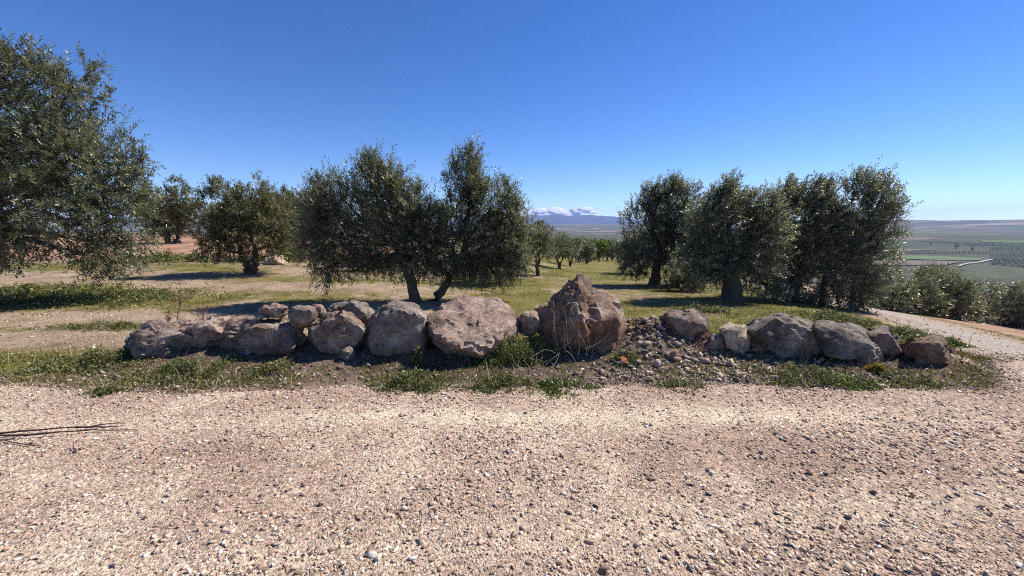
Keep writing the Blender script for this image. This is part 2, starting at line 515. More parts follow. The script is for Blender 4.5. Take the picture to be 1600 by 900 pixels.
def bare_strip(x, y):
    """fine pale dust where wheels press the gravel"""
    a = np.exp(-((y - 3.08 - 0.02 * x - 0.22 * (n2(x, y, 1.5, 2, 102) - .5)) / 0.22) ** 2) * sstep(4.4, 1.8, x) * (0.6 + 0.5 * sstep(-2.8, -0.8, x))
    b = 0.55 * np.exp(-((y - 1.80 - 0.10 * x) / 0.16) ** 2)
    c = sstep(0.60, 0.74, n2(x, y, 0.7, 3, 107)) * 0.6
    a2 = 0.8 * np.exp(-((y - 2.35 - 0.015 * x - 0.2 * (n2(x, y, 1.3, 2, 109) - .5)) / 0.10) ** 2) * sstep(-1.5, -3.0, x)
    a = np.maximum(a, a2)
    return np.clip(np.maximum(np.maximum(a, b), c) * (0.75 + 0.6 * (n2(x, y, 0.25, 2, 108) - .5)), 0, 1)
def road_keep(x, y):
    main = (y < road_edge(x)) 
    return main
road = grid_sheet("road", np.arange(-9.5, 12.5, 0.075), np.arange(-3.0, 5.8, 0.075), road_keep, road_lift, ROAD, lambda x, y: np.stack([bare_strip(x, y), 0.8 * sstep(5.0, 8.0, x), 0 * x], 1))
def track_keep(x, y):
    return (np.abs(x - track_path(y)) < 1.12 + 0.9 * sstep(6.5, 4.0, y) + 0.5 * (n2(x, y, 0.9, 3, 14) - 0.5)) & (y > road_edge(x) - 0.05)
def track_half(x, y): return 1.12 + 0.9 * sstep(6.5, 4.0, y) + 0.5 * (n2(x, y, 0.9, 3, 14) - 0.5)
def track_lift(x, y):
    d = np.abs(x - track_path(y))
    z = 0.024 + 0.012 * (n2(x, y, 0.4, 2, 15) - 0.5) - 0.03 * np.exp(-((d - 0.55) / 0.18) ** 2) * sstep(6, 9, y)
    z = z - 0.06 * sstep(-0.35, 0.05, d - track_half(x, y))
    return z - 0.035 * sstep(0.35, -0.05, y - road_edge(x))
track = grid_sheet("side_track", np.arange(4.0, 30, 0.12), np.arange(3.6, 70, 0.12), lambda x, y: (np.abs(x - track_path(y)) < track_half(x, y)) & (y > road_edge(x) - 0.05), track_lift, ROAD,
                   lambda x, y: np.stack([0 * x, (0.85 - 0.5 * np.exp(-((np.abs(x - track_path(y)) - 0.55) / 0.25) ** 2) * sstep(6, 9, y)) * np.maximum(sstep(5.0, 8.0, x), sstep(5, 8, y)), 0 * x], 1))

# ------------------------------------------------------------------ far valley: fields, lane, ridge behind, mountain, cloud
def patch(name, pix, y_guess, mat, lift, n=26):
    """a field lying on the valley floor, its corners given as spots on the ground"""
    c = [on_ground(px, py, 100, 9000) for px, py in pix]
    V, F = [], []
    for i in range(n + 1):
        for j in range(n + 1):
            u, w = i / n, j / n
            p = (1 - u) * ((1 - w) * c[0] + w * c[1]) + u * ((1 - w) * c[3] + w * c[2])
            V.append((p[0], p[1], gz(p[0], p[1]) + lift))
    for i in range(n):
        for j in range(n):
            a = i * (n + 1) + j
            F.append((a, a + 1, a + n + 2, a + n + 1))
    return tag(link(name, mesh_np(name, np.array(V), np.array(F), mat, smooth=True)), kind="structure")
F_GREEN = simple("crop_green", (0.095, 0.145, 0.026), 0.9, 0.02, 0.25)
F_BROWN = simple("fallow_brown", (0.15, 0.112, 0.08), 0.9, 0.02, 0.25)
F_PALE = simple("stubble_pale", (0.19, 0.16, 0.10), 0.9, 0.02, 0.2)
F_LANE = simple("chalk_lane", (0.46, 0.42, 0.36), 0.9, 0.05, 0.1)
patch("crop_field", [(1330, 399), (1536, 404), (1530, 408), (1330, 406)], 1200, F_GREEN, 2.5)
patch("fallow_field", [(1330, 409), (1510, 410), (1480, 415), (1330, 415)], 1100, F_BROWN, 2.5)
patch("stubble_field", [(1345, 389), (1400, 390), (1475, 392), (1345, 393)], 1400, F_PALE, 2.5)
patch("crop_field", [(1530, 376), (1660, 378), (1660, 382), (1535, 379)], 2000, F_GREEN, 3.5)
patch("farm_lane", [(1496, 417.0), (1550, 406.4), (1552, 407.0), (1500, 417.6)], 1000, F_LANE, 3.5)

def build_mountain():
    """long dome of a mountain on the skyline"""
    nx, ny = 120, 30
    y0, y1 = 12600.0, 14300.0
    V = []
    xs = np.linspace(-3200, 5600, nx); ys = np.linspace(y0, y1, ny)
    X, Y = np.meshgrid(xs, ys)
    px = 800 + F_PX * X / 13600
    prof = np.interp(px, [600, 760, 830, 880, 935, 960, 985, 1010, 1050, 1100], [60, 250, 345, 350, 358, 300, 205, 140, 60, 0])
    across = np.sin(np.clip((Y - y0) / (y1 - y0), 0, 1) * math.pi) ** 0.8
    Z = prof * across * (1 + 0.25 * (n2(X, Y, 500, 4, 91) - 0.5)) - 30
    base = np.minimum(ground_z(X, Y), 40)
    Z = Z + base * 0.15
    i = np.arange(ny - 1)[:, None]; j = np.arange(nx - 1)[None, :]
    q = np.stack([i * nx + j, i * nx + j + 1, (i + 1) * nx + j + 1, (i + 1) * nx + j], -1).reshape(-1, 4)
    m = simple("mountain_slope", (0.075, 0.072, 0.075), 0.95, 0.004, 0.35)
    me = mesh_np("mountain", np.stack([X.ravel(), Y.ravel(), Z.ravel()], 1), q, m, smooth=True)
    tag(link("mountain", me), kind="structure")
build_mountain()

def ico(sub):
    bm = bmesh.new()
    bmesh.ops.create_icosphere(bm, subdivisions=sub, radius=1)
    v = np.array([x.co[:] for x in bm.verts]); f = np.array([[x.index for x in g.verts] for g in bm.faces])
    bm.free()
    return v, f
ICO2 = ico(2); ICO3 = ico(3); ICO4 = ico(4); ICO5 = ico(5)

def build_cloud(spots, D, label):
    rng = np.random.default_rng(9)
    V, F, n = [], [], 0
    for (px, py, rx, ry) in spots:
        c = at(px, py, D)
        k = D / F_PX
        v, f = ICO3
        d = fbm(v * 2.1 + c / 400.0, 4, 7) - 0.5
        p = v * (1 + 0.9 * d[:, None]) * np.array([rx * k, rx * k * 0.5, ry * k])
        p[:, 1] += p[:, 2] * 3.2
        p = p + c
        V.append(p); F.append(f + n); n += len(p)
    me = mesh_np("cloud", np.concatenate(V), np.concatenate(F), CLOUD, smooth=True)
    return tag(link("cloud", me), label, "cloud")
build_cloud([(750, 336, 42, 6), (800, 334, 34, 6), (826, 333, 26, 7), (850, 332, 20, 8), (866, 328.5, 12, 6), (882, 333, 20, 7), (895, 332, 12, 6),
             (905, 329, 13, 6), (915, 326, 10, 4), (924, 331, 8, 3.5), (845, 329, 12, 5), (876, 330, 9, 5)], 17500, "long white cloud bank lying on the blue mountain")
build_cloud([(975, 347, 9, 3.5), (990, 345, 14, 5), (1010, 347, 18, 4)], 17500, "small scrap of white cloud low at the mountain's sloping end")

# ------------------------------------------------------------------ trees
def rot_between(z):
    z = z / np.linalg.norm(z)
    a = np.array([0, 0, 1.0]) if abs(z[2]) < 0.9 else np.array([1.0, 0, 0])
    x = np.cross(a, z); x /= np.linalg.norm(x)
    return x, np.cross(z, x)
def tube(pts, rads, seg=8, wob=0.0, seed=0):
    pts = np.asarray(pts, float); n = len(pts)
    V = []
    for i in range(n):
        d = pts[min(i + 1, n - 1)] - pts[max(i - 1, 0)]
        x, y = rot_between(d)
        a = np.linspace(0, 2 * math.pi, seg, endpoint=False)
        rr = rads[i] * (1 + (wob * (vnoise(np.stack([np.cos(a) * 1.3, np.sin(a) * 1.3, np.full(seg, i * 0.45)], 1) + 5.0 + seed, seed) - 0.5) * 2 if wob else 0))
        V.append(pts[i] + np.outer(np.cos(a) * rr, x) + np.outer(np.sin(a) * rr, y))
    V = np.concatenate(V)
    i = np.arange(n - 1)[:, None]; j = np.arange(seg)[None, :]
    a = i * seg + j; b = i * seg + (j + 1) % seg
    Q = np.stack([a, b, b + seg, a + seg], -1).reshape(-1, 4)
    V = np.concatenate([V, pts[-1:]])
    jj = np.arange(seg)
    T = np.stack([(n - 1) * seg + jj, (n - 1) * seg + (jj + 1) % seg, np.full(seg, n * seg)], 1)
    return V, Q, T
class Build:
    def __init__(s): s.V, s.Q, s.T, s.n = [], [], [], 0
    def add(s, V, Q=None, T=None):
        s.V.append(V)
        if Q is not None and len(Q): s.Q.append(np.asarray(Q) + s.n)
        if T is not None and len(T): s.T.append(np.asarray(T) + s.n)
        s.n += len(V)
    def tube(s, pts, rads, seg=8, wob=0.0, seed=0): s.add(*tube(pts, rads, seg, wob, seed))
    def mesh(s, name, mat, smooth=True):
        fs = []
        if s.Q: fs.append(np.concatenate(s.Q))
        if s.T: fs.append(np.concatenate(s.T))
        return mesh_np(name, np.concatenate(s.V), fs, mat, smooth=smooth)
def curve(a, b, n, bend, rng):
    a, b = np.asarray(a, float), np.asarray(b, float)
    t = np.linspace(0, 1, n)[:, None]
    off = rng.normal(size=3) * bend * np.linalg.norm(b - a)
    off2 = rng.normal(size=3) * bend * 0.5 * np.linalg.norm(b - a)
    return a + (b - a) * t + off * np.sin(t * math.pi) + off2 * np.sin(2 * t * math.pi)

def unit(v): return v / np.maximum(np.linalg.norm(v, axis=-1, keepdims=True), 1e-9)

def crown_mesh(name, blobs, seed, mat, twigs_m2=300, per=18, leaf=(0.075, 0.019), lean=(0, 0, 0), tips=0.22, gap=0.36, droop=0.5, twig_geo=True):
    """blobs: (x,y,z,rx,ry,rz) in the tree's own coordinates. Every twig carries a double row of narrow leaves."""
    rng = np.random.default_rng(seed)
    B = np.asarray(blobs, float)
    area = math.pi * B[:, 3] * B[:, 5]
    N = int(area.sum() * twigs_m2)
    k = rng.choice(len(B), N, p=area / area.sum())
    d = unit(rng.normal(size=(N, 3)))
    u = rng.random(N) ** 0.40
    ext = B[k, 3:6]
    rag = 0.62 + 0.72 * fbm(d * 1.9 + k[:, None] * 3.1, 3, seed)
    base = B[k, :3] + d * ext * (u * 0.93 * rag)[:, None]
    keep = fbm(base * 1.9 + 11.0, 3, seed + 5) > gap
    base, d, u = base[keep], d[keep], u[keep]
    N = len(base)
    zmin, zmax = B[:, 2].min() - 0.4, (B[:, 2] + B[:, 5]).max()
    hgt = np.clip((base[:, 2] - zmin) / (zmax - zmin), 0, 1)
    up = np.zeros((N, 3)); up[:, 2] = 1
    lean = np.asarray(lean, float)
    dirv = d * 0.75 + up * (hgt[:, None] * 1.25 - droop * (1 - hgt[:, None])) + rng.normal(size=(N, 3)) * 0.42 + lean * (0.3 + hgt[:, None])
    dirv = unit(dirv)
    L = rng.uniform(0.16, 0.36, N)
    long = (rng.random(N) < tips) & (u > 0.75) & (hgt > 0.45)
    L[long] *= rng.uniform(1.2, 1.7, long.sum())
    dirv[long] = unit(dirv[long] * 0.6 + np.array([0, 0, 0.8]) + lean * 0.8)
    sag = rng.uniform(-0.10, 0.28, N)
    # leaves
    s = (np.arange(per) + 0.5) / per
    t = s[None, :, None]
    pos = base[:, None, :] + dirv[:, None, :] * (L[:, None, None] * t)
    pos = pos - np.array([0, 0, 1.0]) * (sag * L)[:, None, None] * t ** 2
    side = unit(np.cross(dirv, rng.normal(size=(N, 3))))
    side2 = np.cross(dirv, side)
    ph = (np.arange(per) * 2.4)[None, :] + rng.random((N, 1)) * 6.28
    out = side[:, None, :] * np.cos(ph)[..., None] + side2[:, None, :] * np.sin(ph)[..., None]
    ld = unit(dirv[:, None, :] * 0.75 + out * 0.8 + rng.normal(size=(N, per, 3)) * 0.22)
    nrm = unit(np.cross(ld, np.cross(np.array([0, 0, 1.0]), ld)) + rng.normal(size=(N, per, 3)) * 0.55)
    wd = unit(np.cross(ld, nrm))
    ll = leaf[0] * rng.uniform(0.65, 1.2, (N, per, 1)); lw = leaf[1] * rng.uniform(0.75, 1.2, (N, per, 1)) * 0.5
    p0 = pos; p2 = pos + ld * ll; mid = pos + ld * ll * 0.48
    V = np.stack([p0, mid + wd * lw, p2, mid - wd * lw], 2).reshape(-1, 3)
    M = N * per
    Q = np.arange(M * 4).reshape(M, 4)
    c = np.clip(0.40 + 0.26 * rng.normal(size=(N, 1)) * 0.6 + 0.24 * rng.normal(size=(N, per)), 0, 1).reshape(-1)
    cols = np.repeat(np.stack([c, c, c], 1), 4, 0)
    faces = [Q]
    midx = np.zeros(M, int)
    if twig_geo:
        tw = 0.0035
        a = base - dirv * 0.10; b = base + dirv * L[:, None] * 0.9 - np.array([0, 0, 1.0]) * (sag * L * 0.8)[:, None]
        TV = np.stack([a + side * tw, a - side * tw * 0.5 + side2 * tw, a - side * tw * 0.5 - side2 * tw, b], 1).reshape(-1, 3)
        i0 = M * 4 + np.arange(N)[:, None] * 4
        TF = np.concatenate([i0 + np.array([[0, 1, 3]]), i0 + np.array([[1, 2, 3]]), i0 + np.array([[2, 0, 3]])])
        V = np.concatenate([V, TV]); cols = np.concatenate([cols, np.full((len(TV), 3), 0.3)])
        faces.append(TF); midx = np.concatenate([midx, np.ones(len(TF), int)])
    return mesh_np(name, V, faces, [mat, TWIG], cols, midx)

def trunk_mesh(name, stems, blobs, seed, r0):
    """stems: list of point lists from the ground up (tree coordinates); limbs then run into each crown lobe"""
    rng = np.random.default_rng(seed + 100)
    b = Build()
    tops = []
    for si, st in enumerate(stems):
        st = np.asarray(st, float)
        n = 10
        tt = np.linspace(0, 1, len(st)); q = np.linspace(0, 1, n)
        pts = np.stack([np.interp(q, tt, st[:, c]) for c in range(3)], 1)
        pts[1:-1] += rng.normal(size=(n - 2, 3)) * r0 * 0.16
        rr = r0 * (1.0 - 0.42 * q) * (1 + 0.55 * np.exp(-q * 7))
        b.tube(pts, rr, 12, 0.28, seed + si)
        tops.append((pts[-1], pts[-3], rr[-1]))
    for bl in [q for q in blobs if q[3] > 0.2]:
        c = np.asarray(bl[:3], float)
        tp = min(tops, key=lambda t: np.linalg.norm(t[0] - c))
        start = tp[1] + (tp[0] - tp[1]) * rng.uniform(0.3, 0.95)
        p = curve(start, c, 8, 0.10, rng)
        b.tube(p, np.linspace(tp[2] * 0.62, 0.018, 8), 7, 0.2, seed + 9)
        for _ in range(4):
            e = c + unit(rng.normal(size=3)) * np.asarray(bl[3:6]) * 0.75
            s0 = p[rng.integers(3, 7)]
            b.tube(curve(s0, e, 5, 0.12, rng), np.linspace(0.022, 0.006, 5), 5)
    return b.mesh(name, BARK)

def hero(label, base_px, depth, blobs_px, stems_px, seed, r0, mat=LEAF, thick=0.85, group=None, name="olive_tree", low=7, **kw):
    bx = at(base_px[0], base_px[1], depth)[0]
    bz = gz(bx, depth) - 0.03
    root = empty(name, (bx, depth, bz))
    O = np.array([bx, depth, bz])
    k = 1.0
    bl = []
    for (px, py, rx, ry, *dd) in blobs_px:
        yy = depth + (dd[0] if dd else 0)
        c = at(px, py + low, yy) - O
        s = yy / F_PX
        bl.append((*c, rx * s * 1.10, max(rx, ry) * s * thick, ry * s * 1.0))
    prg = np.random.default_rng(seed + 900)
    ln = np.asarray(kw.get("lean", (0, 0, 0)), float)
    for q in list(bl):
        for _ in range(2):
            a = prg.uniform(-.75, .75); ps = prg.uniform(.07, .12) * (depth / 9.0) ** 0.6
            t = np.array([q[0] + a * q[3], q[1] + prg.uniform(-.4, .4) * q[4], q[2] + q[5] * (math.sqrt(1 - a * a) * 0.86)])
            bl.append((*(t + ln * 0.2), ps, ps, ps * prg.uniform(1.6, 2.9)))
    st = []
    for stem in stems_px:
        pts = []
        for i, (px, py, *dd) in enumerate(stem):
            yy = depth + (dd[0] if dd else 0)
            p = at(px, py, yy) - O
            if i == 0: p[2] = min(p[2], gz(p[0] + O[0], yy) - O[2] - 0.05)
            pts.append(p)
        st.append(pts)
    link("trunk", trunk_mesh("trunk", st, bl, seed, r0), root)
    link("crown", crown_mesh("crown", bl, seed, mat, **kw), root)
    return tag(root, label, "olive tree" if name == "olive_tree" else "tree", group)

ORCH = "olive trees of the orchard"
hero("huge olive tree cut off by the left edge, branches hanging almost to the grass", (-95, 455), 8.8,
     [(40, 190, 90, 105), (-90, 230, 160, 170), (115, 235, 75, 85, -.2), (50, 320, 95, 75, -.9), (165, 300, 55, 75, -.3), (125, 130, 30, 34), (20, 100, 55, 35),
      (190, 345, 38, 65, -.1), (160, 395, 40, 30, -.5), (5, 375, 28, 45, -.8), (-100, 360, 110, 70), (205, 255, 22, 30), (-120, 120, 90, 70), (-180, 300, 90, 110)],
     [[(-95, 455), (-90, 400), (-60, 340)], [(-95, 455), (-110, 400), (-130, 340)]], 11, 0.24, LEAF, 0.8, ORCH, twigs_m2=132, lean=(0.15, 0, 0), leaf=(0.10, 0.0255))
hero("yellowish olive tree far back on the red earth beside the huge hanging one", (264, 372), 27.0,
     [(255, 315, 30, 28), (280, 305, 26, 28), (245, 345, 20, 18), (275, 345, 30, 20), (300, 335, 14, 24)], [[(262, 374), (263, 350)], [(275, 374), (280, 350)]],
     12, 0.16, LEAF_WARM, 0.9, ORCH, twigs_m2=60, leaf=(0.17, 0.05), per=14)
hero("small round olive tree alone on the grass, short forked trunk and long flat shadow", (392, 430), 13.0,
     [(350, 335, 36, 42), (395, 325, 42, 36), (432, 345, 28, 42), (390, 370, 52, 26), (352, 302, 20, 18), (400, 300, 26, 14), (340, 370, 28, 30), (445, 370, 14, 22)],
     [[(392, 431), (384, 410), (374, 392)], [(394, 431), (399, 410), (400, 388)]], 13, 0.13, LEAF_WARM, 0.95, ORCH, twigs_m2=150, leaf=(0.10, 0.027), per=16)
hero("olive tree half hidden between the small round one and the wide central crown", (462, 405), 17.5,
     [(440, 325, 26, 28), (470, 335, 28, 34), (425, 310, 16, 16), (455, 370, 28, 24), (480, 310, 14, 14)], [[(462, 408), (460, 380)]],
     14, 0.13, LEAF, 0.9, ORCH, twigs_m2=110, leaf=(0.12, 0.033), per=15)
hero("wide olive tree with a pale straight trunk behind the boulders, beside its leaning neighbour", (650, 478), 8.3,
     [(545, 312, 52, 44), (592, 290, 42, 38), (640, 330, 42, 40), (518, 365, 42, 46), (578, 380, 54, 40), (640, 385, 46, 48), (500, 318, 26, 34), (575, 262, 14, 17),
      (662, 350, 24, 40), (518, 418, 24, 16, -.3), (615, 290, 22, 22), (655, 402, 30, 18), (600, 400, 32, 18), (555, 402, 28, 18), (682, 388, 26, 30), (490, 372, 22, 34)],
     [[(651, 480), (645, 450), (640, 415), (625, 380)]], 15, 0.115, LEAF, 0.85, ORCH, twigs_m2=300)
hero("olive tree with a leaning dark trunk and one tall narrow spire of leaves", (676, 480), 8.5,
     [(725, 282, 24, 34), (734, 252, 12, 14), (718, 330, 30, 42), (768, 318, 34, 38), (788, 365, 32, 44), (730, 388, 42, 42), (800, 335, 22, 32), (770, 415, 38, 18),
      (698, 395, 24, 38), (745, 295, 14, 20), (810, 390, 18, 26), (702, 402, 24, 16), (742, 408, 32, 16), (800, 408, 22, 18)],
     [[(676, 482), (690, 455), (704, 428), (725, 390)]], 16, 0.10, LEAF, 0.85, ORCH, twigs_m2=300)
hero("dark olive tree with a thick black trunk behind the pale upright stone", (1140, 492), 9.0,
     [(1140, 335, 42, 44), (1120, 390, 40, 44), (1170, 370, 40, 46), (1143, 298, 18, 16), (1185, 330, 24, 26), (1108, 420, 26, 20), (1172, 412, 38, 28), (1150, 312, 30, 20), (1190, 400, 30, 40), (1100, 345, 28, 42), (1195, 355, 32, 44), (1200, 440, 24, 20), (1085, 400, 22, 34)],
     [[(1140, 496), (1140, 460), (1143, 420), (1150, 390)]], 17, 0.25, LEAF_SILVER, 0.85, ORCH, twigs_m2=290, lean=(0.35, 0, 0), leaf=(0.08, 0.021))
hero("broad windswept olive tree with tall ragged crown, standing beside the side track", (1285, 492), 9.8,
     [(1235, 335, 40, 40), (1288, 345, 42, 46), (1338, 335, 44, 48), (1335, 290, 24, 20), (1374, 308, 24, 28), (1240, 400, 44, 46), (1300, 410, 48, 48), (1345, 395, 40, 46),
      (1225, 305, 20, 18), (1335, 445, 34, 26), (1250, 445, 32, 26), (1295, 455, 34, 20), (1380, 350, 18, 28), (1345, 470, 20, 14), (1212, 370, 30, 46), (1215, 445, 24, 24), (1268, 468, 26, 16), (1312, 474, 28, 14), (1364, 435, 22, 30), (1265, 305, 26, 26), (1300, 305, 26, 24), (1262, 360, 36, 44), (1315, 375, 36, 44), (1225, 350, 30, 40)],
     [[(1285, 496), (1285, 460), (1290, 420)], [(1240, 494), (1245, 455), (1250, 420)], [(1330, 496), (1333, 460), (1335, 430)]], 18, 0.075, LEAF_SILVER, 0.85, ORCH,
     twigs_m2=235, lean=(0.55, 0, 0), leaf=(0.086, 0.0225))
hero("olive tree with a stout trunk at the lane's edge, beyond the tallest boulder", (1024, 450), 12.3,
     [(1008, 340, 32, 34), (1058, 330, 38, 40), (1000, 390, 32, 36), (1050, 388, 42, 40), (1012, 306, 14, 14), (1060, 296, 18, 16), (1085, 350, 26, 40), (985, 405, 16, 22), (1030, 345, 30, 40), (1092, 375, 26, 46), (1075, 408, 30, 26), (1035, 300, 16, 18)],
     [[(1024, 452), (1026, 425), (1030, 395)]], 19, 0.17, LEAF_SILVER, 0.9, ORCH, twigs_m2=190, leaf=(0.095, 0.025), lean=(0.2, 0, 0))
hero("little olive sapling with a thin forked stem in front of the stout trunk", (1066, 467), 10.6,
     [(1060, 432, 22, 20), (1080, 430, 22, 22), (1045, 445, 14, 12), (1095, 440, 14, 16)], [[(1066, 468), (1064, 455), (1058, 440)], [(1078, 467), (1082, 455), (1084, 440)]],
     20, 0.045, LEAF_SILVER, 0.9, ORCH, twigs_m2=170, leaf=(0.08, 0.022))
TRACK = "olive trees along the side track"
hero("slender olive tree with two thin crossing stems at the bend of the side track", (1388, 500), 12.6,
     [(1385, 455, 24, 22), (1400, 435, 18, 16), (1375, 470, 18, 14), (1410, 455, 16, 20)], [[(1376, 504), (1372, 488), (1374, 470)], [(1388, 507), (1390, 490), (1402, 465)], [(1386, 507), (1380, 492), (1372, 475)]],
     21, 0.05, LEAF, 0.9, TRACK, low=22, twigs_m2=170, leaf=(0.10, 0.026), per=15)
hero("olive tree with a short crooked trunk standing just past the crossing stems", (1416, 508), 13.2,
     [(1425, 455, 30, 26), (1440, 435, 26, 20), (1415, 475, 24, 16), (1450, 460, 22, 26)], [[(1416, 510), (1412, 500), (1420, 488), (1432, 475)]],
     22, 0.09, LEAF, 0.9, TRACK, low=22, twigs_m2=160, leaf=(0.10, 0.026), per=15)
hero("low bushy olive tree whose dark skirt reaches the reddish bank", (1475, 512), 13.6,
     [(1475, 450, 30, 30), (1490, 430, 26, 20), (1470, 485, 28, 22), (1500, 470, 26, 30), (1460, 460, 20, 26)], [[(1475, 512), (1477, 490), (1480, 465)]],
     23, 0.09, LEAF, 0.9, TRACK, low=22, twigs_m2=160, leaf=(0.10, 0.027), per=15)
hero("pale bushy olive tree second from the right edge above the reddish bank", (1525, 508), 15.5,
     [(1525, 460, 26, 26), (1540, 445, 22, 18), (1515, 478, 22, 20), (1545, 475, 20, 24)], [[(1525, 510), (1527, 490), (1530, 470)]],
     24, 0.09, LEAF_SILVER, 0.9, TRACK, low=22, twigs_m2=140, leaf=(0.11, 0.03), per=15)
hero("bushy olive tree at the right edge above the reddish bank", (1582, 515), 14.2,
     [(1580, 465, 30, 28), (1600, 450, 30, 24), (1565, 485, 24, 20), (1600, 490, 28, 22), (1630, 470, 26, 30)], [[(1582, 518), (1584, 495), (1588, 475)]],
     25, 0.09, LEAF_SILVER, 0.9, TRACK, low=22, twigs_m2=140, leaf=(0.11, 0.03), per=15)

# generic trees for the rows behind; every one an object with its own trunk and crown
def generic_tree(seed, mat, tw, leaf, per):
    rng = np.random.default_rng(seed)
    bl = [(0, 0, 1.75, .85, .85, .75)]
    for k in range(7):
        a = k * 0.9 + rng.random()
        r = rng.uniform(0.5, 0.85)
        bl.append((math.cos(a) * r, math.sin(a) * r, rng.uniform(1.15, 2.25), rng.uniform(.45, .7), rng.uniform(.45, .7), rng.uniform(.4, .62)))
    st = [[(0, 0, -0.2), (0.05, 0, .3), (-0.25, 0.1, .9)], [(0.08, 0, -0.2), (0.12, 0.02, .3), (0.35, -0.1, .95)]]
    return trunk_mesh("trunk", st, bl, seed, 0.11), crown_mesh("crown", bl, seed, mat, twigs_m2=tw, leaf=leaf, per=per)
KINDS_MID = [generic_tree(201, LEAF, 120, (0.11, 0.03), 15), generic_tree(202, LEAF, 110, (0.12, 0.032), 15), generic_tree(203, LEAF_SILVER, 110, (0.12, 0.032), 15)]
KINDS_FAR = [generic_tree(301, LEAF, 30, (0.24, 0.075), 12), generic_tree(302, LEAF, 30, (0.24, 0.075), 12), generic_tree(303, LEAF_BRIGHT, 30, (0.24, 0.075), 12)]
def put_tree(x, y, kinds, k, s, label, group, rz):
    root = empty("olive_tree", (x, y, gz(x, y) - 0.02))
    root.rotation_euler = (0, 0, rz); root.scale = (s, s, s)
    link("trunk", kinds[k][0], root); link("crown", kinds[k][1], root)
    return tag(root, label, "olive tree", group)
prng = random.Random(4)
ROWS = "olive trees in the rows behind"
named = [
    (0.98, 15.0, 0, 0.70, "olive tree with a twin trunk nearest along the left side of the grassy lane"),
    (2.55, 21.5, 1, 0.76, "second olive tree along the left side of the lane, behind the twin trunk"),
    (4.2, 28.2, 0, 0.80, "third olive tree along the left side of the lane"),
    (-0.35, 11.6, 1, 0.72, "olive tree in shade directly behind the leaning trunk and its spire"),
    (-4.6, 16.0, 2, 0.95, "olive tree in the second row, hidden mostly by the wide central crown"),
    (6.6, 20.0, 2, 0.95, "second olive tree along the right side of the lane, behind the stout trunk"),
    (-21.5, 33.0, 1, 1.15, "olive tree far back on the red earth behind the hanging branches"),
    (-16.6, 31.0, 0, 1.1, "dark olive tree on the red earth just right of the yellowish one"),
    (-11.8, 24.0, 1, 0.9, "olive tree behind the small round one, its top showing above"),
    (-27.0, 30.0, 0, 1.2, "olive tree furthest left on the red earth, seen under the hanging branches"),
]
for x, y, k, s, lab in named:
    put_tree(x, y, KINDS_MID, k, s, lab, ROWS, prng.uniform(0, 6.28))
FARLAB = "one of the small far olive trees in rows at the lane's far end"
for k in range(4, 20):
    y = 15 + 6.6 * k
    for off in (-7.4, 0.0, 5.9, 13.2):
        if off == 13.2 and y < 60: continue
        x = 0.98 + 0.245 * (y - 15) + off + prng.uniform(-.4, .4)
        px = 800 + F_PX * x / y
        if not (770 < px < 1010): continue
        kind = 2 if (k == 9 and off == 0.0) or (k == 11 and off == 0.0) else prng.randrange(2)
        put_tree(x, y + prng.uniform(-.5, .5), KINDS_FAR, kind, prng.uniform(.78, .98), FARLAB, "far rows of olive trees", prng.uniform(0, 6.28))
for (px, y, k, sz) in ((905, 52, 0, 1.2), (922, 60, 1, 1.25), (936, 57, 2, 1.15), (948, 66, 2, 1.3), (930, 74, 0, 1.35), (958, 72, 1, 1.3), (966, 60, 0, 1.2), (942, 84, 1, 1.4), (918, 80, 1, 1.4), (972, 82, 0, 1.4), (900, 70, 0, 1.35), (955, 92, 0, 1.5)):
    x = (px - 800) / F_PX * y
    lab = "bright green tree closing the far end of the grassy lane" if (px, y) == (936, 57) else FARLAB
    lab = "second bright green tree just behind, closing the far end of the lane" if (px, y) == (948, 66) else lab
    put_tree(x, y, KINDS_FAR, k, sz, lab, "far rows of olive trees", prng.uniform(0, 6.28))
SLOPELAB = "one of the olive trees on the slope below the side track, behind the nearest row"
cand = []
for i in range(9):
    for j in range(8):
        x = 18.5 + 6.0 * j + 1.6 * i + prng.uniform(-.6, .6); y = 17.5 + 6.6 * i + prng.uniform(-.6, .6)
        px = 800 + F_PX * x / y
        if 1375 < px < 1680: put_tree(x, y, KINDS_FAR if i > 2 else KINDS_MID, prng.randrange(2), prng.uniform(.68, .86), SLOPELAB, "olive trees on the slope", prng.uniform(0, 6.28))
LEFTLAB = "one of the olive trees along the skyline at the back of the red earth"
for k in range(9):
    x = -34 + 4.6 * k + prng.uniform(-.6, .6); y = 41 + prng.uniform(-2, 2)
    put_tree(x, y, KINDS_FAR, prng.randrange(2), prng.uniform(1.0, 1.25), LEFTLAB, "olive trees on the skyline", prng.uniform(0, 6.28))

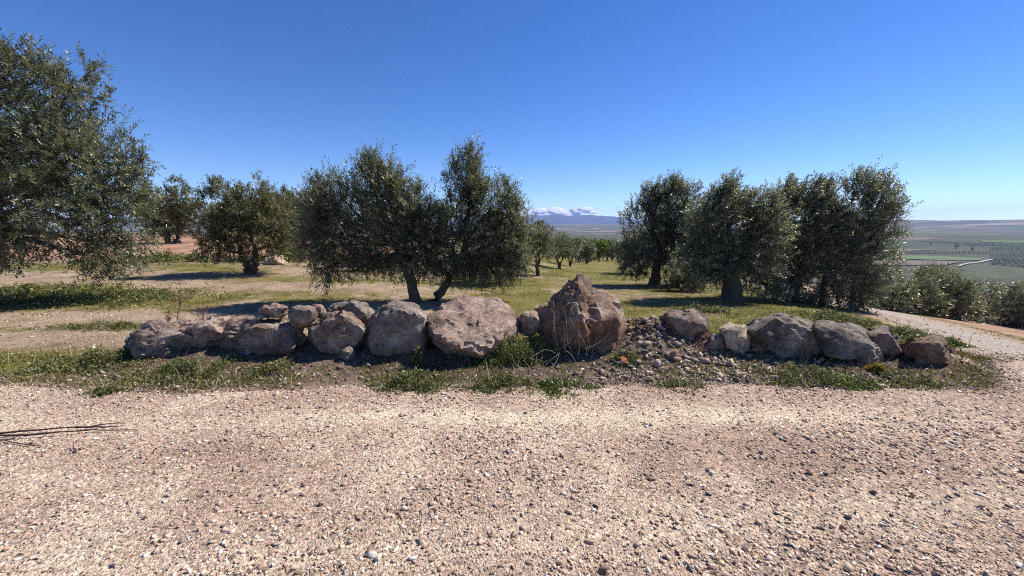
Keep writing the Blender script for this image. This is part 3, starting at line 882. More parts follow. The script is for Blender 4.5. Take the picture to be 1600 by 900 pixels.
# distant orchards: thousands of dots in rows, one mass
def far_orchard():
    rng = np.random.default_rng(77)
    pts = []
    def field(x0, x1, y0, y1, sp, thr, seed):
        xs = np.arange(x0, x1, sp); ys = np.arange(y0, y1, sp)
        X, Y = np.meshgrid(xs, ys)
        a = R(14)
        Xr = X * math.cos(a) + Y * math.sin(a); Yr = -X * math.sin(a) + Y * math.cos(a)
        p = np.stack([Xr.ravel(), Yr.ravel()], 1) + rng.normal(size=(X.size, 2)) * sp * 0.11
        keep = n2(p[:, 0], p[:, 1], sp * 26, 1, seed) > thr
        px = 800 + F_PX * p[:, 0] / np.maximum(p[:, 1], 1)
        keep &= (p[:, 1] > 60) & (((px > 760) & (px < 1040)) | ((px > 1340) & (px < 1760)))
        return p[keep]
    A = field(-700, 900, 40, 900, 6.6, 0.16, 1); r = np.hypot(A[:, 0], A[:, 1])
    A = A[(r < 520) & ((r > 150) | (A[:, 0] > A[:, 1] * 0.85) & (r > 105))]
    Bp = field(-700, 3200, 300, 2700, 13.0, 0.42, 2); r2 = np.hypot(Bp[:, 0], Bp[:, 1]); Bp = Bp[(r2 > 520) & (r2 < 2600)]
    out = []
    for P, sc in ((A, 1.0), (Bp, 1.3)):
        out.append(np.concatenate([P, np.full((len(P), 1), sc)], 1))
    P = np.concatenate(out)
    # keep the crop fields and the lane clear
    px = 800 + F_PX * P[:, 0] / P[:, 1]
    z = ground_z(P[:, 0], P[:, 1])
    dep = P[:, 1] * CP + (CAM_H - z) * SP
    py = 450 - F_PX * ((z - CAM_H) * CP + P[:, 1] * SP) / dep
    px = 800 + F_PX * P[:, 0] / dep
    clear = (px > 1325) & (px < 1545) & (py > 386) & (py < 420) & ~((py > 393.5) & (py < 398))
    P, z = P[~clear], z[~clear]
    v = np.array([(1, 0, 0), (-1, 0, 0), (0, 1, 0), (0, -1, 0), (0, 0, 1), (0, 0, -1)], float)
    f = np.array([(0, 2, 4), (2, 1, 4), (1, 3, 4), (3, 0, 4), (2, 0, 5), (1, 2, 5), (3, 1, 5), (0, 3, 5)])
    n = len(P)
    s = P[:, 2] * rng.uniform(0.85, 1.2, n)
    V = v[None] * (1 + 0.35 * (rng.random((n, len(v), 1)) - 0.5)) * (s[:, None, None] * np.array([1.7, 1.7, 1.25]))
    V = V + np.stack([P[:, 0], P[:, 1], z + 1.7 * s], 1)[:, None, :]
    F = (f[None] + (np.arange(n) * len(v))[:, None, None]).reshape(-1, 3)
    m = simple("far_olive", (0.078, 0.078, 0.044), 0.9, 1.5, 0.5)
    tag(link("distant_orchard", mesh_np("distant_orchard", V.reshape(-1, 3), F, m, smooth=False)), "dotted rows of distant olive groves down the valley", "orchard", kind="stuff")
    return n
N_FAR = far_orchard()
# dark lone trees on the valley floor
for (px, py, w, lab) in ((1494, 385, 3.4, "larger lone dark tree standing in the valley below the ridge"), (1519, 389, 2.4, "smaller lone dark tree in the valley, lower right of the larger"),
                         (1454, 381, 1.8, "tiny lone tree in the valley, left of the larger dark one")):
    g = on_ground(px, py + w, 300, 6000)
    k = g[1] / F_PX
    s = w * k / 1.35
    root = empty("valley_tree", (g[0], g[1], g[2] - 0.2))
    root.scale = (s, s, s * 1.15)
    link("trunk", KINDS_FAR[0][0], root); link("crown", KINDS_FAR[0][1], root)
    tag(root, lab, "tree", "lone trees in the valley")

# ------------------------------------------------------------------ boulders
def hull_planes(P):
    bm = bmesh.new()
    for q in P: bm.verts.new(q)
    bmesh.ops.convex_hull(bm, input=bm.verts)
    bm.normal_update()
    N = np.array([f.normal[:] for f in bm.faces]); O = np.array([f.calc_center_median()[:] for f in bm.faces])
    bm.free()
    h = (N * O).sum(1)
    N = np.where(h[:, None] < 0, -N, N)
    return N, np.abs(h)

def boulder(label, outline, y_front, thick, mat, seed, planes=(), rough=0.05, sub=ICO5, group="boulders of the rough wall", lean=0.0, name="boulder", extra=(), inset=(0.62, 0.92), p=220, front=True, lobe=None):
    """outline: the rock's front profile as seen from the road, at its own distance; thick: depth of the rock in metres.
    An outline point may carry its own depth (-1 front .. 1 back); extra: further corners (px, py, depth)."""
    rng = np.random.default_rng(seed)
    yc = y_front + 0.09 + thick * 0.5
    pts = []
    def W(px, py, d): return at(px, py, yc + d * thick * 0.5)
    O = np.array([q[:2] for q in outline], float)
    mid = (O.min(0) + O.max(0)) / 2
    for q in outline:
        d = q[2] if len(q) > 2 else rng.uniform(-.15, .25)
        pts.append(W(q[0], q[1], d))
    for q in (outline[seed % 2::2] if front else ()):
        f = rng.uniform(*inset); f2 = rng.uniform(0.5, 0.85)
        b = mid + (np.array(q[:2]) - mid) * f
        pts.append(W(b[0], b[1] + 1.5, -rng.uniform(.72, 1.0)))
    for q in outline[::2]:
        b = mid + (np.array(q[:2]) - mid) * rng.uniform(0.6, 0.85)
        pts.append(W(b[0], b[1], rng.uniform(.7, 1.0)))
    for q in extra: pts.append(W(*q))
    P = np.array(pts)
    c = (P.min(0) + P.max(0)) / 2
    P = P - c
    N, h = hull_planes(P)
    h = np.maximum(h, 0.01)
    ext = np.abs(P).max(0)
    v, f = sub
    d = unit(v * ext)
    g = np.clip((d @ N.T) / h, 0, None)
    gm = g.max(1); r = 1.0 / (gm * (((g / gm[:, None]) ** p).sum(1) ** (1.0 / p)))
    if lobe:                                        # a second block grown into the first
        N2, h2 = hull_planes(np.array([W(*q) for q in lobe]) - c)
        r = np.maximum(r, 1.0 / np.maximum((d @ N2.T) / np.maximum(h2, 0.01), 1e-3).max(1))
    q0 = d * (r * 1.04)[:, None]
    size = ext.max()
    q = q0 / size
    nn = unit(0.6 * d + 0.4 * N[np.argmax(g, 1)])
    big = fbm(q * 1.7 + seed, 3, seed) - 0.5
    med = fbm(q * 4.5 + seed * 2, 4, seed + 3) - 0.5
    rid = np.abs(fbm(q * np.array([2.6, 2.6, 5.5]) + seed * 3, 4, seed + 5) - 0.5)
    rid2 = np.abs(fbm(q * np.array([7.0, 7.0, 9.0]) + seed * 4, 3, seed + 11) - 0.5)
    fin = fbm(q * 14 + seed, 3, seed + 7) - 0.5
    fin2 = fbm(q * 34 + seed, 2, seed + 9) - 0.5
    frac = 0
    for cells, amp in ((20, 0.20), (85, 0.19)):     # fracture faces: every cell of the surface is tilted its own way
        K = q[rng.integers(len(q), size=cells)]
        D2 = ((q[:, None, :] + 0.05 * (fin[:, None, None]) - K[None]) ** 2).sum(2)
        kk = D2.argmin(1)
        T = rng.normal(size=(cells, 3)) * amp
        frac = frac + np.clip(((q - K[kk]) * T[kk]).sum(1), -.05, .05) + rng.normal(size=cells)[kk] * amp * 0.035
    disp = size * (0.9 * frac * (rough / 0.05) ** 0.7 + 0.05 * big + rough * 1.2 * med - rough * 4.5 * (0.12 - np.minimum(rid, 0.12)) - rough * 2.0 * (0.10 - np.minimum(rid2, 0.10)) + rough * 1.1 * fin + rough * 0.8 * fin2)
    q0 = q0 + nn * disp[:, None]
    me = mesh_np(name, q0, f, mat, smooth=True)
    me.set_sharp_from_angle(angle=R(32))
    o = link(name, me, loc=c)
    return tag(o, label, "boulder" if name == "boulder" else "stone", group)

def yb(px, py):
    return on_ground(px, py, 2, 30)[1]

boulder("long low brown boulder at the left end of the wall, weeds at its foot", [(193, 548), (205, 522), (222, 511), (255, 509), (292, 506), (318, 520), (312, 550), (275, 562), (225, 566), (200, 562)],
        yb(240, 566), 0.75, ROCK_BROWN, 31, [((-.3, -.8, .5), .75)], 0.06, lean=0.25)
boulder("crumbling flat-topped ledge of rock between the two long low boulders", [(255, 522), (280, 504), (320, 499), (358, 500), (372, 520), (356, 550), (300, 558), (262, 550)],
        yb(310, 556), 0.75, ROCK_PINK, 32, [((0, -.7, .7), .72)], 0.085, lean=0.5)
boulder("long low reddish brown boulder with a flat top carrying small stones", [(336, 535), (345, 512), (362, 502), (400, 497), (445, 498), (467, 507), (474, 530), (468, 552), (420, 562), (360, 562), (339, 552)],
        yb(405, 563), 0.62, ROCK_BROWN, 33, [((0, -1, .25), .8), ((0, .1, 1), .85)], 0.05)
boulder("blocky grey brown boulder left of the smooth grey one, a slanting top", [(482, 512), (505, 492), (537, 485), (553, 495), (571, 515), (566, 545), (552, 562), (520, 566), (490, 546)],
        yb(522, 565), 0.60, ROCK_BROWN, 34, [((.25, -.35, .9), .72), ((-.5, -.85, .1), .78), ((.75, -.6, 0), .8)], 0.05)
boulder("pale boulder peeping over from behind the blocky one", [(508, 500), (515, 484), (530, 474), (550, 469), (575, 473), (584, 487), (580, 512), (540, 525), (512, 515)],
        yb(522, 565) + 0.45, 0.55, ROCK_GREY, 35, [((.1, -.6, .8), .75)], 0.05)
boulder("smooth upright grey boulder speckled with lichen in the middle of the wall", [(571, 555), (573, 520), (582, 492), (597, 477), (622, 470), (650, 478), (668, 493), (672, 525), (666, 550), (630, 565), (590, 569)],
        yb(620, 568), 0.66, ROCK_GREY, 36, [((0, -1, .28), .72), ((.8, -.5, .4), .8), ((-.8, -.5, .3), .8)], 0.028)
boulder("big pinkish slab tilted forward with a sunlit face and an undercut lower edge",
        [(672, 513, -.5), (676, 490, .1), (697, 471, .5), (728, 465, .8), (772, 467, .8), (799, 483, .6), (810, 503, .3), (806, 528, 0), (780, 548, -.4), (757, 562, -.7), (722, 560, -.3), (688, 545, -.5)],
        yb(735, 580), 0.95, ROCK_PINK, 37, (), 0.036, extra=[(676, 519, -.9), (700, 532, -1), (735, 549, -1), (757, 556, -.95), (770, 540, -.75), (790, 512, -.3), (690, 500, -.45), (740, 575, .3)], front=False)
boulder("tallest pointed boulder with a rust red flank, dry straw in front",
        [(835, 512), (840, 487, .2), (868, 471, .1), (888, 450, 0), (904, 431, -.1), (918, 436, 0), (930, 452, .2), (938, 480, .2), (940, 550, -.2), (900, 560), (855, 548)],
        yb(915, 566), 0.85, ROCK_RED, 38, (), 0.06, extra=[(904, 462, -.7), (916, 500, -1), (890, 500, -.9), (925, 545, -.85), (880, 540, -.75), (890, 468, -.45)], front=False,
        lobe=[(880, 560, .2), (882, 480, .2), (925, 455, .3), (950, 457, .3), (964, 466, .1), (972, 490, 0), (974, 520, -.2), (966, 556, -.3), (940, 500, -.95), (958, 500, -.75), (945, 552, -.9), (905, 520, -.7), (930, 470, -.4), (930, 560, .7), (950, 480, .7), (890, 500, .8)])
boulder("rounded flat-topped boulder set back behind the rubble heap", [(1036, 512), (1040, 491), (1050, 485), (1082, 484), (1100, 491), (1108, 505), (1104, 528), (1075, 540), (1045, 535)],
        yb(1070, 536) , 0.55, ROCK_BROWN, 39, [((0, 0, 1), .85), ((0, -1, .1), .8)], 0.035)
boulder("cream coloured upright stone, the palest in the wall, narrowing to its foot", [(1124, 514), (1132, 507), (1148, 505), (1165, 509), (1174, 525), (1173, 548), (1162, 560), (1146, 556), (1132, 540)],
        yb(1152, 562), 0.34, ROCK_PALE, 40, [((-.25, -.8, .4), .75), ((.7, -.7, -.1), .8)], 0.03, sub=ICO4)
boulder("small rough grey stone wedged against the cream one", [(1166, 518), (1176, 513), (1190, 515), (1205, 530), (1203, 547), (1190, 556), (1172, 555)],
        yb(1188, 557), 0.32, ROCK_GREY, 41, [((.5, -.5, .6), .75)], 0.05, sub=ICO4)
boulder("wide dark grey boulder with an orange patch, right of the cream stone", [(1160, 512), (1177, 497), (1210, 490), (1250, 497), (1288, 514), (1306, 538), (1300, 556), (1262, 567), (1216, 562), (1180, 550)],
        yb(1255, 568), 0.72, ROCK_GREY, 42, (), 0.030)
boulder("smooth sloping grey boulder with its back curving down to the ground", [(1266, 525), (1272, 507), (1288, 502), (1327, 504), (1357, 517), (1382, 543), (1391, 568), (1372, 577), (1320, 571), (1285, 555)],
        yb(1345, 577), 0.72, ROCK_GREY, 43, (), 0.026)
boulder("brown boulder squeezed in behind the smooth sloping one", [(1350, 520), (1362, 511), (1384, 513), (1404, 528), (1412, 548), (1402, 563), (1372, 560), (1355, 545)],
        yb(1385, 566), 0.5, ROCK_BROWN, 44, [((.3, -.6, .7), .75)], 0.055, sub=ICO4)
boulder("last boulder of the wall, dark and squarish at the road bend", [(1407, 545), (1422, 530), (1450, 527), (1474, 531), (1486, 545), (1487, 570), (1464, 578), (1430, 574), (1411, 563)],
        yb(1450, 578), 0.55, ROCK_RED, 45, [((.1, -.6, .8), .78), ((.3, -.95, .0), .78)], 0.05)
boulder("pale ribbed boulder lying on the grass beyond the small round tree", [(412, 413), (416, 402), (428, 397), (442, 401), (449, 412), (440, 417), (420, 417)],
        15.2, 1.0, ROCK_PALE, 46, [((.2, -.5, .8), .8)], 0.10, sub=ICO4, group="stones of the orchard")
ST = "small stones laid on the wall"
y2 = yb(405, 563)
boulder("flat slab of stone lying on top of the long reddish boulder", [(402, 488), (410, 478), (430, 475), (448, 478), (451, 487), (440, 495), (415, 496)], y2 + 0.12, 0.36, ROCK_PINK, 51, [((0, 0, 1), .7)], 0.05, ICO4, ST, name="stone")
boulder("thin flat stone under the slab on the long reddish boulder", [(384, 498), (395, 493), (413, 491), (418, 495), (405, 500), (388, 501)], y2 + 0.14, 0.26, ROCK_PALE, 52, [((0, 0, 1), .7)], 0.04, ICO4, ST, name="stone")
boulder("fist-shaped stone resting in the gap left of the blocky boulder", [(450, 494), (458, 480), (475, 476), (492, 480), (495, 494), (486, 508), (468, 514), (455, 508)], y2 + 0.02, 0.34, ROCK_BROWN, 53, [((0, -.5, .8), .78)], 0.05, ICO4, ST, name="stone")
boulder("small pinkish stone behind the fist-shaped one", [(484, 482), (490, 475), (502, 476), (510, 485), (505, 496), (488, 497)], y2 + 0.26, 0.2, ROCK_PINK, 54, [], 0.04, ICO4, ST, name="stone")
boulder("small angular stone at the foot of the blocky boulder", [(528, 560), (534, 546), (546, 541), (555, 548), (555, 562), (543, 568), (531, 567)], yb(540, 568) - 0.06, 0.2, ROCK_GREY, 55, [], 0.05, ICO4, ST, name="stone")
boulder("small stone jammed between the lichen boulder and the pink slab", [(667, 500), (672, 490), (682, 492), (684, 508), (678, 530), (670, 528)], yb(672, 560), 0.3, ROCK_BROWN, 56, [], 0.05, ICO4, ST, name="stone")
boulder("rough pinkish stone lying just left of the tallest boulder", [(806, 500), (818, 487), (836, 484), (846, 494), (846, 515), (830, 525), (812, 520)], yb(830, 548), 0.34, ROCK_PINK, 57, [], 0.07, ICO4, ST, name="stone")
boulder("rough brown stone just left of the cream upright one", [(1104, 532), (1112, 520), (1126, 522), (1136, 535), (1136, 551), (1118, 554), (1106, 546)], yb(1120, 556), 0.26, ROCK_BROWN, 58, [], 0.06, ICO4, ST, name="stone")

# ------------------------------------------------------------------ loose stones
def hull_stone(seed, n=15, flat=0.6):
    rng = np.random.default_rng(seed)
    p = unit(rng.normal(size=(n, 3))) * rng.uniform(0.8, 1.1, (n, 1)) * np.array([1.0, rng.uniform(.6, .95), flat * rng.uniform(.8, 1.25)])
    bm = bmesh.new()
    for q in p: bm.verts.new(q)
    r = bmesh.ops.convex_hull(bm, input=bm.verts)
    bmesh.ops.delete(bm, geom=[g for g in bm.verts if not g.link_faces], context='VERTS')
    bm.normal_update()
    bm.verts.index_update()
    v = np.array([x.co[:] for x in bm.verts]); f = np.array([[x.index for x in g.verts] for g in bm.faces])
    bm.free()
    return v, f
BIG = [hull_stone(400 + i, 10, 0.52) for i in range(14)]
SMALL = [hull_stone(500 + i, 8, 0.55) for i in range(16)]
TINY = [hull_stone(550 + i, 6, 0.6) for i in range(16)]
BIGME = [mesh_np("stone", v, f, STONE) for v, f in BIG]
DARKME = [mesh_np("stone", v, f, STONE_DARK) for v, f in BIG]

def place_stone(x, y, s, rng, parent, lift=0.25, z=None, pool=None):
    pool = pool or BIGME
    o = link("stone", pool[rng.integers(len(pool))], parent)
    zz = (gz(x, y) if z is None else z)
    o.location = (x, y, zz + s * lift)
    o.rotation_euler = (rng.normal() * 0.45, rng.normal() * 0.45, rng.uniform(0, 6.28))
    o.scale = (s * rng.uniform(.85, 1.35), s * rng.uniform(.8, 1.1), s * rng.uniform(.7, 1.1))
    return o

srng = np.random.default_rng(5)
# heap of rubble
heap = empty("rubble_heap", (0, 0, 0))
tag(heap, "heap of broken brown stones between the tallest boulder and the rounded one", "rubble heap")
n = 0
while n < 280:
    x = srng.normal(1.80, 0.55); y = srng.normal(4.78, 0.36)
    h = math.exp(-(((x - 1.8) / 0.9) ** 2 + ((y - 4.8) / 0.6) ** 2))
    if h < 0.18 or y < 4.1 or x > 3.2 or x < 1.05: continue
    s = srng.choice([0.035, 0.048, 0.06, 0.078], p=[.35, .35, .2, .1]) * srng.uniform(.8, 1.2)
    place_stone(x, y, s, srng, heap, srng.uniform(-0.1, 0.5), pool=DARKME)
    n += 1
# loose stones along the foot of the wall: pieces of the ground
for _ in range(290):
    x = srng.uniform(-4.6, 6.0)
    if srng.random() < 0.55: x = srng.uniform(0.6, 4.0)
    y = road_edge(np.array([x]))[0] + abs(srng.normal(0, 0.42)) - 0.05
    if y > 4.8: continue
    s = srng.choice([0.024, 0.034, 0.046, 0.066], p=[.35, .35, .2, .1]) * srng.uniform(.8, 1.2)
    place_stone(x, y, s, srng, ground, 0.3, pool=DARKME if srng.random() < 0.6 else BIGME)
# the largest stones lying on the road
def road_z(x, y): return float((ground_z(np.array([x]), np.array([y])) + road_lift(np.array([x]), np.array([y])))[0])
n = 0
while n < 290:
    y = 1.35 + 2.5 * srng.random() ** 1.25
    x = srng.uniform(-1.45, 1.45) * y
    if x < -6 or x > 6.5: continue
    s = srng.choice([0.018, 0.022, 0.027, 0.034], p=[.40, .38, .18, .04]) * srng.uniform(.85, 1.2)
    place_stone(x, y, s, srng, road, 0.12, road_z(x, y))
    n += 1

def gravel_field(name, P, S, Z, shapes, rng, pal, wts, parent, tilt=0.35):
    """P (n,2) S (n,) Z (n,): all stones joined into one mesh"""
    n = len(P)
    k = rng.integers(len(shapes), size=n)
    Vs, Fs, Cs, base = [], [], [], 0
    ci = rng.choice(len(pal), n, p=wts)
    col = np.asarray(pal)[ci] * rng.uniform(0.8, 1.2, (n, 1))
    for i, (v, f) in enumerate(shapes):
        m = np.where(k == i)[0]
        if not len(m): continue
        a = rng.uniform(0, 6.283, len(m)); t1 = rng.normal(size=len(m)) * tilt; t2 = rng.normal(size=len(m)) * tilt
        sc = S[m][:, None] * np.stack([rng.uniform(.85, 1.4, len(m)), rng.uniform(.75, 1.1, len(m)), rng.uniform(.65, 1.1, len(m))], 1)
        q = v[None] * sc[:, None, :]
        x, y, z = q[..., 0], q[..., 1], q[..., 2]
        y, z = y * np.cos(t1)[:, None] - z * np.sin(t1)[:, None], y * np.sin(t1)[:, None] + z * np.cos(t1)[:, None]
        x, z = x * np.cos(t2)[:, None] + z * np.sin(t2)[:, None], -x * np.sin(t2)[:, None] + z * np.cos(t2)[:, None]
        x, y = x * np.cos(a)[:, None] - y * np.sin(a)[:, None], x * np.sin(a)[:, None] + y * np.cos(a)[:, None]
        q = np.stack([x + P[m, 0][:, None], y + P[m, 1][:, None], z + (Z[m] + S[m] * rng.uniform(-0.18, 0.30, len(m)))[:, None]], -1)
        Vs.append(q.reshape(-1, 3))
        Fs.append((f[None] + (np.arange(len(m)) * len(v))[:, None, None]).reshape(-1, 3) + base)
        Cs.append(np.repeat(col[m], len(v), 0))
        base += len(m) * len(v)
    o = link(name, mesh_np(name, np.concatenate(Vs), np.concatenate(Fs), GRAVEL, np.concatenate(Cs)), parent)
    o["kind"] = "stuff"
    return o
PAL = [(0.52, 0.395, 0.29), (0.42, 0.285, 0.205), (0.63, 0.51, 0.39), (0.23, 0.175, 0.14), (0.74, 0.67, 0.56), (0.42, 0.26, 0.18), (0.17, 0.13, 0.105), (0.47, 0.40, 0.325), (0.60, 0.47, 0.30)]
WTS = np.array([.24, .18, .20, .09, .10, .07, .04, .05, .03]); WTS = WTS / WTS.sum()
RPAL = [(0.30, 0.215, 0.16), (0.20, 0.14, 0.105), (0.42, 0.33, 0.255), (0.13, 0.10, 0.08), (0.66, 0.60, 0.52), (0.27, 0.155, 0.105), (0.09, 0.075, 0.065), (0.33, 0.29, 0.25), (0.50, 0.40, 0.30)]
RWTS = np.array([.22, .20, .15, .12, .09, .08, .05, .06, .03]); RWTS = RWTS / RWTS.sum()
def scatter_road():
    rng = np.random.default_rng(6)
    # candidates follow the perspective: as many per square metre as can still be told apart
    N = 96000
    y = 0.9 + 3.6 * rng.random(N) ** 1.15
    x = rng.uniform(-1.75, 1.75, N) * (y + 0.2)
    ok = (x > -8.5) & (x < 9.0) & (y < road_edge(x) + 0.10)
    x, y = x[ok], y[ok]
    # bare strips pressed by wheels
    d = n2(x, y, 0.75, 3, 101)
    bare = bare_strip(x, y)
    keep = rng.random(len(x)) < np.clip(0.70 + 2.4 * (d - 0.40), 0.25, 1) * (1 - 0.93 * bare)
    x, y = x[keep], y[keep]
    s = np.exp(rng.normal(math.log(0.0104), 0.42, len(x)))
    s = s * (0.62 + 0.85 * n2(x, y, 0.85, 2, 121))
    s = np.clip(s, 0.0045, 0.026)
    z = ground_z(x, y) + road_lift(x, y)
    gravel_field("gravel", np.stack([x, y], 1), s, z, TINY + SMALL[:3], rng, PAL, WTS, road)
    # fine chippings packed between the stones
    N2 = 74000
    y2 = 0.95 + 2.9 * rng.random(N2) ** 1.35
    x2 = rng.uniform(-1.6, 1.6, N2) * (y2 + 0.15)
    ok = (x2 > -6.5) & (x2 < 7.0) & (y2 < road_edge(x2) + 0.05)
    x2, y2 = x2[ok], y2[ok]
    b2 = bare_strip(x2, y2)
    keep = rng.random(len(x2)) < np.clip(0.45 + 1.6 * (n2(x2, y2, 0.6, 3, 104) - 0.4), 0.2, 1) * (1 - 0.94 * b2)
    x2, y2 = x2[keep], y2[keep]
    s2 = np.clip(np.exp(rng.normal(math.log(0.0062), 0.30, len(x2))), 0.0035, 0.012)
    gravel_field("chippings", np.stack([x2, y2], 1), s2, ground_z(x2, y2) + road_lift(x2, y2), TINY, rng, PAL, WTS, road, 0.5)
    return len(x) + len(x2)
N_GRAVEL = scatter_road()
def scatter_foot():
    rng = np.random.default_rng(8)
    N = 20000
    x = np.where(rng.random(N) < 0.55, rng.uniform(0.5, 4.2, N), rng.uniform(-5.6, 6.8, N))
    y = road_edge(x) + np.abs(rng.normal(0, 0.45, N)) - 0.08
    ok = (y < 5.4)
    x, y = x[ok], y[ok]
    s = np.clip(np.exp(rng.normal(math.log(0.0135), 0.45, len(x))), 0.006, 0.036)
    gravel_field("rubble", np.stack([x, y], 1), s, ground_z(x, y), TINY, rng, RPAL, RWTS, ground)
    # stones in the orchard floor and on the side track
    N = 16000
    y = 4.6 + 12 * rng.random(N) ** 1.6; x = rng.uniform(-1.4, 1.4, N) * y
    g = grass_mask(x, y)
    ok = rng.random(N) < (1 - g) * 0.8 * (0.3 + dirt_lane(x, y)) + 0.5 * (np.abs(x - track_path(y)) < 1.3)
    x, y = x[ok], y[ok]
    s = np.clip(np.exp(rng.normal(math.log(0.014), 0.4, len(x))), 0.006, 0.035)
    gravel_field("gravel", np.stack([x, y], 1), s, ground_z(x, y) + 0.02 * (np.abs(x - track_path(y)) < 1.3), SMALL, rng, PAL, WTS, ground)
scatter_foot()

# ------------------------------------------------------------------ grass and weeds
def blades(P, H, Wd, rng, bend=0.6, flop=0.5):
    n = len(P)
    a = rng.uniform(0, 6.283, n)
    side = np.stack([np.cos(a), np.sin(a), np.zeros(n)], 1)
    tip = np.stack([rng.normal(size=n) * flop, rng.normal(size=n) * flop, np.ones(n)], 1)
    tip = unit(tip) * H[:, None]
    mid = tip * 0.5; mid[:, 2] += H * 0.10
    w = (Wd * 0.5)[:, None]
    V = np.stack([P - side * w, P + side * w, P + mid + side * w * 0.8, P + tip, P + mid - side * w * 0.8], 1).reshape(-1, 3)
    i = np.arange(n)[:, None] * 5
    Q = i + np.array([[0, 1, 2, 4]]); T = i + np.array([[4, 2, 3]])
    return V, Q, T
def turf():
    rng = np.random.default_rng(14)
    N = 350000
    y = 4.5 + 17 * rng.random(N) ** 1.5
    x = rng.uniform(-1.42, 1.42, N) * y
    g = grass_mask(x, y)
    g2 = n2(x, y, 0.35, 3, 111)
    keep = rng.random(N) < np.clip((g - 0.24) * 2.0, 0, 1) * np.clip(0.15 + 2.6 * (g2 - 0.38), 0.04, 1)
    x, y, g = x[keep], y[keep], g[keep]
    xf = rng.uniform(-5.4, 6.0, 26000); yf = road_edge(xf) + np.abs(rng.normal(0, 0.4, 26000)) + 0.02
    kf = (n2(xf, yf, 0.30, 3, 141) + 0.18 * rng.random(26000) > 0.60) & (yf < 5.2)
    x = np.concatenate([x, xf[kf]]); y = np.concatenate([y, yf[kf]]); g = np.concatenate([g, np.full(kf.sum(), 0.6)])
    lush = np.exp(-((y - 8.3) / 1.0) ** 2) * sstep(-5.0, -7.0, x) + sstep(4.8, 6.0, x) * sstep(9, 6, y)
    H = rng.uniform(0.015, 0.05, len(x)) * (1 + 1.3 * lush) * (0.8 + 0.4 * g)
    W = rng.uniform(0.006, 0.012, len(x)) * (0.7 + 0.05 * y)
    P = np.stack([x, y, ground_z(x, y) - 0.005], 1)
    V, Q, T = blades(P, H, W, rng, flop=0.8)
    c = np.clip(0.45 + 0.25 * rng.normal(size=len(x)) - 0.25 * lush, 0, 0.84)
    cols = np.repeat(np.stack([c] * 3, 1), 5, 0)
    tag(link("grass", mesh_np("grass", V, [Q, T], TURF, cols)), "short yellow green grass over the orchard floor", "grass", kind="stuff")
    return len(x)
N_TURF = turf()

def weed(label, px, py, w, h, seed, mat=WEED, n=900, leaf=(0.035, 0.014), straw=0, group="weed clumps along the wall", name="weed_clump", cat="weed", dy=None, straw_h=0.3, deep=0.7):
    """low clump of small leaves on short stems; w,h in metres, standing on the ground at that spot"""
    g = on_ground(px, py, 2, 40)
    if dy is not None: g = np.array([at(px, py, dy)[0], dy, 0.0])
    rng = np.random.default_rng(seed)
    straw = straw or n // 70
    x = rng.normal(size=n * 2) * w * 0.42; y = rng.normal(size=n * 2) * w * 0.42 * deep
    lk = n2(x + g[0], y + g[1], 0.16 if w < 1 else 0.4, 3, seed + 1)
    o_ = np.argsort(-(lk + 0.25 * rng.random(2 * n)))[:n]
    o_ = rng.permutation(o_); x, y = x[o_], y[o_]
    lump = n2(x + g[0], y + g[1], 0.13, 2, seed)
    e = np.exp(-((x / w) ** 2 + (y / (w * deep)) ** 2) * 2.2)
    zz = h * e * rng.random(n) ** 0.6 * np.clip(0.1 + 2.2 * (lump - 0.2), 0.05, 1.6)
    z = ground_z(x + g[0], y + g[1])
    base = np.stack([x + g[0], y + g[1], z + zz], 1)
    d = unit(np.stack([rng.normal(size=n), rng.normal(size=n), rng.uniform(0.0, 1.4, n)], 1))
    nr = unit(np.array([0, 0, 1.0]) + rng.normal(size=(n, 3)) * 0.6)
    wd = unit(np.cross(d, nr))
    ll = leaf[0] * rng.uniform(.6, 1.3, (n, 1)); lw = leaf[1] * rng.uniform(.7, 1.3, (n, 1)) * .5
    V = np.stack([base, base + d * ll * .5 + wd * lw, base + d * ll, base + d * ll * .5 - wd * lw], 1).reshape(-1, 3)
    Q = np.arange(n * 4).reshape(n, 4)
    c = np.clip(0.38 + 0.26 * rng.normal(size=n), 0, 0.95)
    cols = np.repeat(np.stack([c] * 3, 1), 4, 0)
    m = n // 3
    P = np.stack([x[:m] + g[0], y[:m] + g[1], z[:m] - 0.01], 1)
    V2, Q2, T2 = blades(P, h * e[:m] * rng.uniform(.5, 1.2, m) + 0.02, np.full(m, 0.005), rng, flop=0.6)
    c2 = np.clip(0.45 + 0.2 * rng.normal(size=m), 0, .8)
    nV = len(V)
    V = np.concatenate([V, V2]); cols = np.concatenate([cols, np.repeat(np.stack([c2] * 3, 1), 5, 0)])
    faces = [np.concatenate([Q, Q2 + nV]), T2 + nV]
    mi = np.zeros(len(Q) + len(Q2) + len(T2), int)
    if straw:
        sx = rng.normal(size=straw) * w * .3; sy = rng.normal(size=straw) * w * .2
        P = np.stack([sx + g[0], sy + g[1], ground_z(sx + g[0], sy + g[1]) - .01], 1)
        V3, Q3, T3 = blades(P, rng.uniform(.5, 1.0, straw) * straw_h, np.full(straw, 0.0055), rng, flop=0.45)
        k = len(V)
        V = np.concatenate([V, V3]); cols = np.concatenate([cols, np.full((len(V3), 3), .6)])
        faces = [faces[0], faces[1], Q3 + k, T3 + k]
        mi = np.concatenate([mi, np.ones(len(Q3) + len(T3), int)])
    o = link(name, mesh_np(name, V - np.array([g[0], g[1], 0]), faces, [mat, STRAW], cols, mi), loc=(g[0], g[1], 0))
    return tag(o, label, cat, group)

